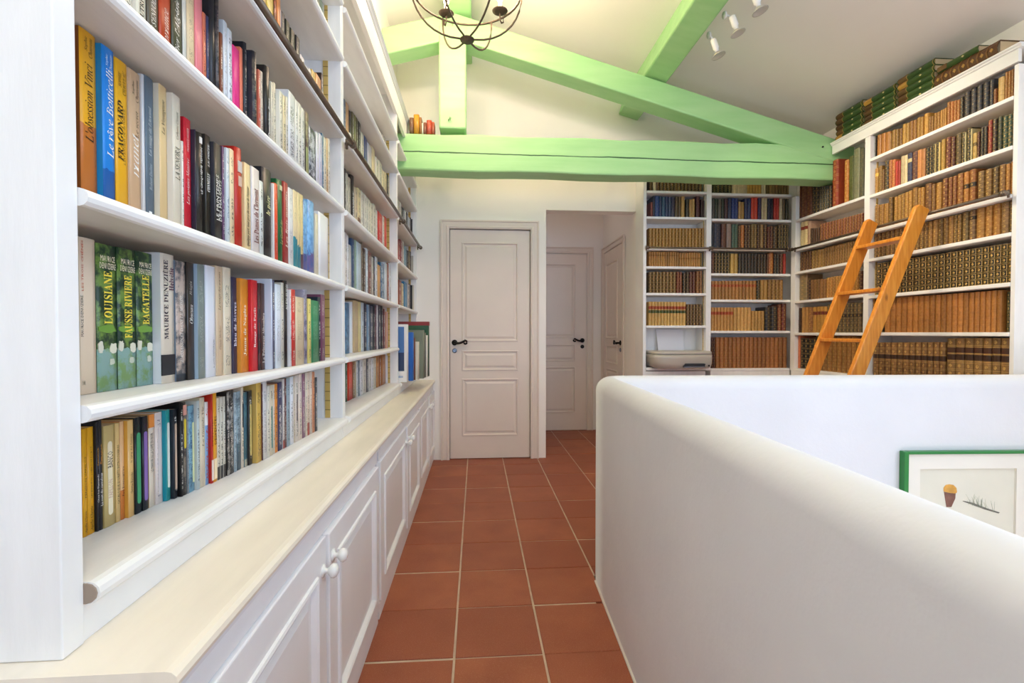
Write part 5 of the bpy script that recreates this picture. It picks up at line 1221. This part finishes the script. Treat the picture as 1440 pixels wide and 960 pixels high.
rr('top shelf, ' + CBY, R1Z[5], [
 (1117, 1139, 3, 262, 258, '6a3418', {'g': .25}), (1140, 1149, 2, 262, 261, '2c2420'), (1150, 1163, 4, 262, 261, '3a4240', {'g': .6}), (1164, 1167, 1, 262, 262, '2a2620'),
 (1168, 1175.5, 1, 227.6, 227.6, 'a8421e', {'g': .5, 'out': .022, 'n': 'large russet leather volume beside the beam'}), (1184.5, 1190.8, 1, 227, 227, 'b8701f', {'g': .9, 'n': 'orange gilt leather volume'}), (1191.8, 1197.6, 1, 221.5, 221.5, '5c6430', {'k': 'cloth_bound_book', 'g': .1, 'n': 'olive green cloth-bound book'}), (1198, 1206, 1, 211.5, 211.5, '77785c', {'k': 'cloth_bound_book', 'g': .1, 'n': 'wide grey green cloth-bound book'}), (1206.3, 1212, 1, 211, 211, '5c5c48', CB)], 2.52, depth=.14)
rr('shelf above rail, ' + CBY, R1Z[4], [
 (1124, 1128.6, 1, 312.5, 312.5, 'd9c48e', {**VL, 'lab': '8a2c1c', 'n': 'cream vellum volume with a red label'}), (1129, 1133.8, 1, 312, 312, 'd6c08c', {**VL, 'lab': '8a2c1c', 'n': 'cream vellum volume with a red label'}), (1134, 1138, 1, 311.5, 311.5, 'c8a080', VL), (1138.3, 1151, 4, 321, 319.5, '40241a', {'g': .3}), (1151.3, 1211.4, 15, 315.4, 299.5, '78381c', {'g': .8, 'hj': .006})], R1Z[5]-.022)
rr('shelf under rail, ' + CBY, R1Z[3], [
 (1124, 1139.6, 4, 354.5, 352.5, '58321a', {'g': .5}), (1140, 1157.6, 4, 352.5, 349.5, '84602c', {'g': .75, 'hj': .003}), (1158, 1211.4, 15, 348.5, 335.5, '805828', {'g': .7})], R1Z[4]-.022)
rr('third shelf up, ' + CBY, R1Z[2], [
 (1118.6, 1122.4, 1, 388, 388, '2e2420'), (1123, 1133.4, 1, 387, 387, '8a7450', {'g': .5, 'v': 0, 'n': 'thick mottled beige volume'}), (1134, 1138.4, 1, 393, 393, '3a2420'), (1139, 1160.6, 5, 393, 392, '80562a', {'g': .3}), (1161.4, 1186, 6, 390.5, 386.5, 'a06a26', {'g': .85}), (1186.4, 1196.8, 2, 386, 385, '5c3a1c'), (1197, 1206.2, 2, 384.5, 383.5, 'a0681e', {'g': .6}), (1206.6, 1211, 1, 381, 381, '502a1a')], R1Z[3]-.022)
rr('second shelf up, ' + CBY, R1Z[1], [
 (1118, 1126, 1, 433, 433, '4a3220', {'g': 0}), (1127, 1136, 2, 431.6, 431.4, 'a87a3c', VL), (1136.4, 1142, 1, 432, 432, '8a5a30'), (1142.4, 1162.4, 4, 431, 430.6, 'b4802f', {'g': .2, 'lab': '6a241c', 'n': 'tan leather volume with a red label'}), (1163, 1210.6, 9, 427.6, 425.2, '5a4a34', {'g': .5, 'lab2': '2c2018'})], R1Z[2]-.022)
rr('lowest shelf, ' + CBY, R1Z[0], [
 (1114.6, 1117.6, 1, 472, 472, '3c4a2c', CB), (1118, 1125.6, 1, 470, 470, 'd0774c', {**CB, 'g': .02, 'n': 'salmon orange cloth-bound book'}), (1126, 1137, 2, 475, 475, '201f1b', {'g': .6}), (1137.4, 1143.4, 1, 476, 476, '2c281e'), (1144, 1149, 1, 474, 474, '30261a', {'g': .8}), (1149.4, 1211, 9, 471, 470.6, '946428', {'g': .35})], R1Z[1]-.022)
# end wall bookcase
A_, B_ = 'column beside doorway', 'wide end-wall column'
re_('top shelf, ' + A_, AZ[6], [(912.6, 917.6, 1, 252, 252, '301c18'), (918, 922.6, 1, 253, 253, 'c8bea0', VL), (923, 927.6, 1, 253, 253, '401c18'), (928, 987, 12, 252, 252, '3a2c16', {'g': .6})], 2.575)
re_('second shelf down, ' + A_, AZ[5], [
 (914.6, 917.6, 1, 284, 284, '8a4038', CB), (917.8, 920.6, 1, 275.5, 275.5, '2a2c48', CB), (920.8, 926.6, 1, 275, 275, '2c4678', {**CB, 'n': 'wide blue cloth-bound book'}), (926.8, 930.4, 1, 275.5, 275.5, '26365c', CB), (930.8, 935, 1, 276, 276, '30546c', CB), (935.3, 939.3, 1, 276, 276, '283860', CB), (939.6, 943.4, 1, 276.5, 276.5, '3a4a68', CB), (943.6, 948.6, 1, 276.5, 276.5, '34304c', CB),
 (949, 953.4, 1, 276, 276, '6a5230', CB), (953.6, 957.2, 1, 276, 276, '604a2a', CB), (957.6, 962.4, 1, 276, 276, 'a8823c', CB), (964, 968.6, 1, 280, 280, '2c2a1e', {**CB, 'lean': 0, 'n': 'dark leaning cloth-bound book'}), (969, 976.6, 2, 280, 279, 'b48a48', {**CB, 'lean': 0, 'hj': .02, 'n': 'tan leaning cloth-bound book'}), (978.4, 983.6, 1, 275.4, 275.4, '4a2020', {**CB, 'lean': 0, 'n': 'maroon leaning cloth-bound book'}), (985, 991, 2, 280, 284, '3c2020', {**CB, 'lean': 0})], AZ[6]-.022)
re_('shelf above rail, ' + A_, AZ[4], [(912.6, 991, 17, 320.5, 320.5, '9a6c24', {'g': .9, 'hj': .002, 'v': .04, 'n': 'golden brown gilt-banded volume'})], AZ[5]-.022)
re_('shelf under rail, ' + A_, AZ[3], [(912.6, 955, 13, 353.5, 354, 'b07c34', {'g': .25, 'lab': '8a5c24'}), (955.4, 985, 9, 355, 354.5, 'b88238', {'g': .25, 'lab2': '94621f'}), (985.2, 987.4, 1, 355, 355, '5c4a1c')], AZ[4]-.022)
re_('third shelf up, ' + A_, AZ[2], [(912.6, 951.4, 8, 382, 381.5, '6c5024', {'g': .75}), (951.8, 959.6, 2, 381.5, 382, '6a2c1a', {'g': .6}), (960.4, 965.2, 1, 383, 383, '30261c'), (965.6, 969.6, 1, 382, 382, '38281e'), (969.8, 978.6, 2, 382, 381, '54221c', {'g': .4}), (979.4, 988, 2, 381, 380.6, '7a4a20', {'g': .6})], AZ[3]-.022)
VR = {**VL, 'lab': '9c3a1c', 'lab2': '3c4a20', 'hj': .003, 'v': .04}
re_('second shelf up, ' + A_, AZ[1], [(912.6, 965.4, 12, 424, 424.5, 'd2a858', {**VR, 'n': 'pale tan volume with two labels'}), (966, 988, 5, 427.4, 427.4, '5a4024', {'g': .7, 'hj': .002})], AZ[2]-.022)
re_('top shelf, ' + B_, BZ[6], [(1000.8, 1028.4, 5, 257, 257, '1f2c18', {'g': .5}), (1029, 1050, 8, 257, 257, 'd0c096', VL), (1050.2, 1070, 5, 257, 257, 'b88f3a', {'g': .3}), (1070.4, 1076, 2, 257, 257, 'd3c9a8', VL), (1077, 1110, 8, 257, 257, '6a5630', {'g': .3, 'v': .35})], 2.575)
re_('second shelf down, ' + B_, BZ[5], [
 (1000.8, 1004.8, 1, 278.5, 278.5, '4a4a42', CB), (1005, 1009, 1, 279, 279, '2f3c2e', CB), (1009.4, 1014, 1, 279, 279, '625c4e', CB), (1014.2, 1018, 1, 279, 279, '2c3428', CB), (1018.4, 1023, 1, 278.5, 278.5, '4a2c2e', CB), (1023.2, 1028.2, 1, 278, 278, '2a3450', CB), (1028.4, 1037.4, 2, 278, 278, '24386e', CB), (1038, 1041.4, 1, 283, 283, 'b48a52', {**CB, 'n': 'short tan cloth-bound book'}), (1041.6, 1046, 1, 284, 284, 'a87c34', {**CB, 'n': 'short gold cloth-bound book'}), (1046.6, 1055.6, 2, 278.5, 278.5, '26325a', CB), (1055.8, 1064.8, 2, 277, 277, 'c83a20', {**CB, 'n': 'bright red cloth-bound book'}), (1065.4, 1070, 1, 278, 278, '34244a', CB), (1070.4, 1078.4, 2, 278, 278, 'b8a47c', CB), (1079.2, 1083.4, 1, 279, 279, '22263c', CB), (1083.6, 1087, 1, 279, 279, '2c1c2c', CB), (1087.6, 1095, 2, 278, 278, 'c02c1c', {**CB, 'n': 'red cloth-bound book with gilt lines'}), (1095.4, 1099.4, 1, 278, 278, 'c0b08c', CB), (1099.6, 1103.6, 1, 279, 279, '6c5c40', CB), (1104.4, 1109, 1, 279, 279, '2e2e24', CB)], BZ[6]-.022)
re_('shelf above rail, ' + B_, BZ[4], [
 (1001, 1003.6, 1, 315, 315, '34343c', CB), (1004, 1013.4, 1, 313.5, 313.5, '2a2c3a', {**CB, 'n': 'wide navy cloth-bound book'}), (1014.4, 1020.8, 1, 314, 314, '6a3c2c', CB), (1021.4, 1028.4, 1, 314, 314, '8a7468', {**CB, 'n': 'wide grey mauve book'}), (1029, 1037.6, 2, 315, 315, '4a6450', CB), (1038, 1041.6, 1, 317, 317, '5c3a20'), (1041.8, 1046.6, 1, 316, 316, 'b8661c', {'g': .75, 'n': 'orange gilt leather volume'}), (1047, 1055.6, 2, 316, 315, '4c2c1c', {'g': .6}), (1056, 1064.4, 2, 315, 315, '8a6a34', {'g': .5}), (1064.6, 1068.6, 1, 315, 315, '4a241c'), (1069.2, 1073.6, 1, 315, 315, 'a8804a'), (1074, 1078.6, 1, 315, 315, '50301e'), (1079, 1087, 2, 318, 317, '5c201c', {'g': .6}), (1087.4, 1093.6, 1, 318, 318, '46301e'), (1094, 1110, 4, 316, 315, '4a3a22', {'g': .75})], BZ[5]-.022)
re_('shelf under rail, ' + B_, BZ[3], [(1000.8, 1004.8, 1, 355, 355, '4a2020'), (1005, 1027, 5, 355, 355, '38301e', {'g': .8}), (1027.6, 1038.2, 2, 356, 356, 'c09a44', {'g': .3, 'n': 'gold leather volume'}), (1038.6, 1065.4, 6, 356, 356, '2c2826', {'g': .25}), (1065.8, 1078.4, 3, 357, 357, '2e241e', {'g': .3}), (1078.6, 1081, 1, 356, 356, '5a2820'), (1081.2, 1088.2, 1, 355, 355, 'b8641e', {'g': .7, 'n': 'orange leather volume'}), (1088.6, 1096.6, 2, 357, 357, '2a2624', {'g': .3}), (1097, 1101.4, 1, 357, 357, '501e1a'), (1101.8, 1105.6, 1, 356, 356, 'a82a1c', {'g': .2})], BZ[4]-.022)
re_('third shelf up, ' + B_, BZ[2], [(1000.8, 1064.4, 13, 395, 394.5, 'a06c30', {'g': .4, 'lab': '9c421c', 'n': 'tan leather volume with a russet label', 'hj': .006}), (1064.8, 1069.8, 1, 394, 394, '222018'), (1070.2, 1080, 2, 393, 393, 'ac7e36', {'g': .3}), (1080.6, 1102, 4, 393, 393, '8a6028', {'g': .75})], BZ[3]-.022)
re_('second shelf up, ' + B_, BZ[1], [(1000.8, 1032.4, 7, 432, 432, 'c08a42', {**VR, 'lab2': None, 'n': 'tan volume with a red label'}), (1032.8, 1057.4, 5, 432, 432, 'cb9a50', {**VL, 'n': 'plain pale tan volume'}), (1058, 1076, 4, 437, 437, 'b8883e', {'g': .5}), (1077, 1094.6, 2, 431, 430.5, '2c2826', {'g': .3,  'n': 'wide black leather volume'}), (1095, 1099.8, 1, 428, 428, '8a4a28'), (1100.4, 1107, 1, 426.5, 426.5, '6a2820', { 'n': 'maroon leaning leather volume'})], BZ[2]-.022)
re_('lowest shelf, ' + B_, BZ[0], [(1000.8, 1007, 2, 474, 474, '40181a', {'g': .4}), (1007.8, 1108.4, 17, 474, 474, '9c602c', {'g': .25, 'v': .08, 'hj': .008, 'n': 'russet tan leather volume'})], BZ[1]-.022)

# ---------------------------------------------------------------- flat stacks on top of the antique bookcase
CT = 2.620
def lying(name_, px0, px1, y_base_z, hgt, X, d, spine_mb, mat): pass
def green_stack(i, px0, px1, n, lab):
    X = XR + .004
    s0, s1 = onx(px0, 200, X).y, onx(px1, 200, X).y
    ztop = onx(px1, {0: 140, 1: 117, 2: 82}[i], X).z
    th = (min(ztop, zc(X)-.03) - CT)/n
    for k in range(n):
        L_ = s0 - s1 - .004 + rnd.uniform(-.004, .002); z = CT + k*th
        t = thing('folio_volume', '%s green cloth folio lying in the %s' % (['lowest', 'second', 'middle', 'fourth', 'topmost'][k], lab), 'book', (X, s1, z), 'green folios lying on the right wall bookcase')
        t.rotation_euler = (0, 0, 0)
        w = th - .0008; d = .165; r = w*.30
        arc = [(-1*(-r + r*math.sin(math.pi*q/4)), w*q/4) for q in range(5)]        # spine bulges to -x
        dx = rnd.uniform(0, .004)
        def section(y0, y1, e=0.0):
            return MB().prism([(d, 0)] + [(x+dx-e, z_) for x, z_ in arc] + [(d, w)], 'y', y0, y1)
        def ad(nm, mb, mat):
            o = link(nm, mb.mesh(nm), mat); o.parent = t; o.location = (0, 0, 0); return o
        ad('cover', MB().prism([(d, 0), (d, .003), (r+dx+.003, .003)] + [(x+dx+.003, .003+(z_)*(w-.006)/w) for x, z_ in arc] + [(r+dx+.003, w-.003), (d, w-.003), (d, w)] + [(x+dx, z_) for x, z_ in arc[::-1]], 'y', 0, L_), flat('39521f' if k % 2 else '344d20'))
        ad('page_block', MB().box(r+dx+.0045, d-.003, .003, L_-.003, .0035, w-.0035), M['paper'])
        lc = ['b98a3a', '6a4a22', '4a3018', '5a3c1c', '5c4220'][(k+i) % 5]
        ad('leather_label', section(L_*.72, L_*.97, .0012), flat(lc))
        mb = MB(); y = L_*.34; zc_ = w/2; e = .0016
        mb.prism([(y-.009, zc_), (y, zc_-.006), (y+.009, zc_), (y, zc_+.006)], 'x', dx-e, dx+.001); ad('gilt_diamond', mb, flat('d9c88a'))
        for yy in (L_*.715, L_*.02): ad('gilt_line', section(yy, yy+.004, .0014), flat('a58a48'))
green_stack(0, 1173.5, 1210.5, 5, 'stack at the beam end')
green_stack(1, 1212, 1257, 5, 'second stack from the beam')
green_stack(2, 1258.5, 1310.5, 5, 'third stack from the beam')
def big_volume(px0, px1, z, th, col, lab, gilt):
    X = XR + .002; s0, s1 = onx(px0, 200, X).y, onx(px1, 200, X).y
    L_ = s0-s1
    t = thing('folio_volume', lab, 'book', (X, s1, z), 'large folios lying on the right wall bookcase')
    d, w, r = .185, th-.001, th*.25
    arc = [(r - r*math.sin(math.pi*q/4), w*q/4) for q in range(5)]
    def ad(nm, mb, mat):
        o = link(nm, mb.mesh(nm), mat); o.parent = t; o.location = (0, 0, 0); return o
    ad('cover', MB().prism([(d, 0), (d, .004), (r+.004, .004)] + [(x+.004, .004+z_*(w-.008)/w) for x, z_ in arc] + [(r+.004, w-.004), (d, w-.004), (d, w)] + arc[::-1], 'y', 0, L_), flat(col))
    ad('page_block', MB().box(r+.006, d-.004, .005, L_-.005, .0045, w-.0045), M['paper'])
    for k in range(1, 7):
        y = L_*k/7
        ad('raised_band', MB().prism([(r+.002, 0)] + [(x-.003, z_) for x, z_ in arc] + [(r+.002, w)], 'y', y-.004, y+.004), flat(gilt))
    for k in range(7):
        y = L_*(k+.5)/7
        ad('gilt_ornament', MB().prism([(y-.010, w/2), (y, w/2-.012), (y+.010, w/2), (y, w/2+.012)], 'x', -.0014, .002), flat('a9813c'))
X_ = XR+.002
zt = onx(1398, 57, X_).z
big_volume(1312, 1399, CT, min(.125, zt-CT), '5a3a1c', 'big brown gilt folio lying under the single green one', '7a5428')
zz = CT + min(.125, zt-CT)
X = XR+.012; s0, s1 = onx(1317, 110, X).y, onx(1374, 75, X).y
t = thing('folio_volume', 'single green folio lying on the big brown folio', 'book', (X, s1, zz), 'green folios lying on the right wall bookcase')
w = .036
for nm, mb, mt in (('cover', MB().prism([(.16, 0), (.16, .003), (.012, .003), (.004, w/2), (.012, w-.003), (.16, w-.003), (.16, w), (.010, w), (.002, w*.7), (0, w/2), (.002, w*.3), (.010, 0)], 'y', 0, s0-s1), flat('39521f')),
                   ('page_block', MB().box(.014, .157, .003, s0-s1-.003, .0035, w-.0035), M['paper']),
                   ('leather_label', MB().box(-.001, .004, (s0-s1)*.74, (s0-s1)*.98, .004, w-.004), flat('6a4a22')),
                   ('gilt_diamond', MB().prism([((s0-s1)*.34-.009, w/2), ((s0-s1)*.34, w/2-.006), ((s0-s1)*.34+.009, w/2), ((s0-s1)*.34, w/2+.006)], 'x', -.0012, .002), flat('d9c88a'))):
    o = link(nm, mb.mesh(nm), mt); o.parent = t; o.location = (0, 0, 0)

# set all spine lettering in one go, then cut it into one flat mesh per title, fitted to its length and height
cu = bpy.data.curves.new('lettering', 'FONT'); cu.size = .02; cu.space_line = 5.0; cu.resolution_u = 1
cu.body = '\n'.join(q[2] for q in TEXTS)
fo = bpy.data.objects.new('lettering', cu); COL.objects.link(fo)
bpy.context.view_layer.update()
me = bpy.data.meshes.new_from_object(fo.evaluated_get(bpy.context.evaluated_depsgraph_get()))
lines = {}
for p in me.polygons:
    lines.setdefault(round(-me.vertices[p.vertices[0]].co.y/.1 + .04), []).append(tuple(p.vertices))
for i, (par, nm, s_, sty, col, loc, rot, L_, H_) in enumerate(TEXTS):
    fs = lines.get(i, []); ids = sorted({v for f in fs for v in f}); ix = {v: k for k, v in enumerate(ids)}
    if not ids: print('no letters for', s_); continue
    sh = {'bi': .22, 'si': .2, 'sc': .12}.get(sty, 0.0)
    co = [Vector((me.vertices[v].co.x + sh*(me.vertices[v].co.y + .1*i), me.vertices[v].co.y, 0)) for v in ids]
    x0, x1 = min(c.x for c in co), max(c.x for c in co); y0, y1 = min(c.y for c in co), max(c.y for c in co)
    kx, ky = L_/max(x1-x0, 1e-4), H_/max(y1-y0, 1e-4)
    mb = MB(); mb.v = [((c.x-(x0+x1)/2)*kx, (c.y-(y0+y1)/2)*ky, 0) for c in co]; mb.f = [tuple(ix[v] for v in f) for f in fs]
    o = link(nm, mb.mesh(nm), flat(col, .45)); o.parent = par; o.location = loc; o.rotation_euler = rot
bpy.data.objects.remove(fo); bpy.data.curves.remove(cu); bpy.data.meshes.remove(me)
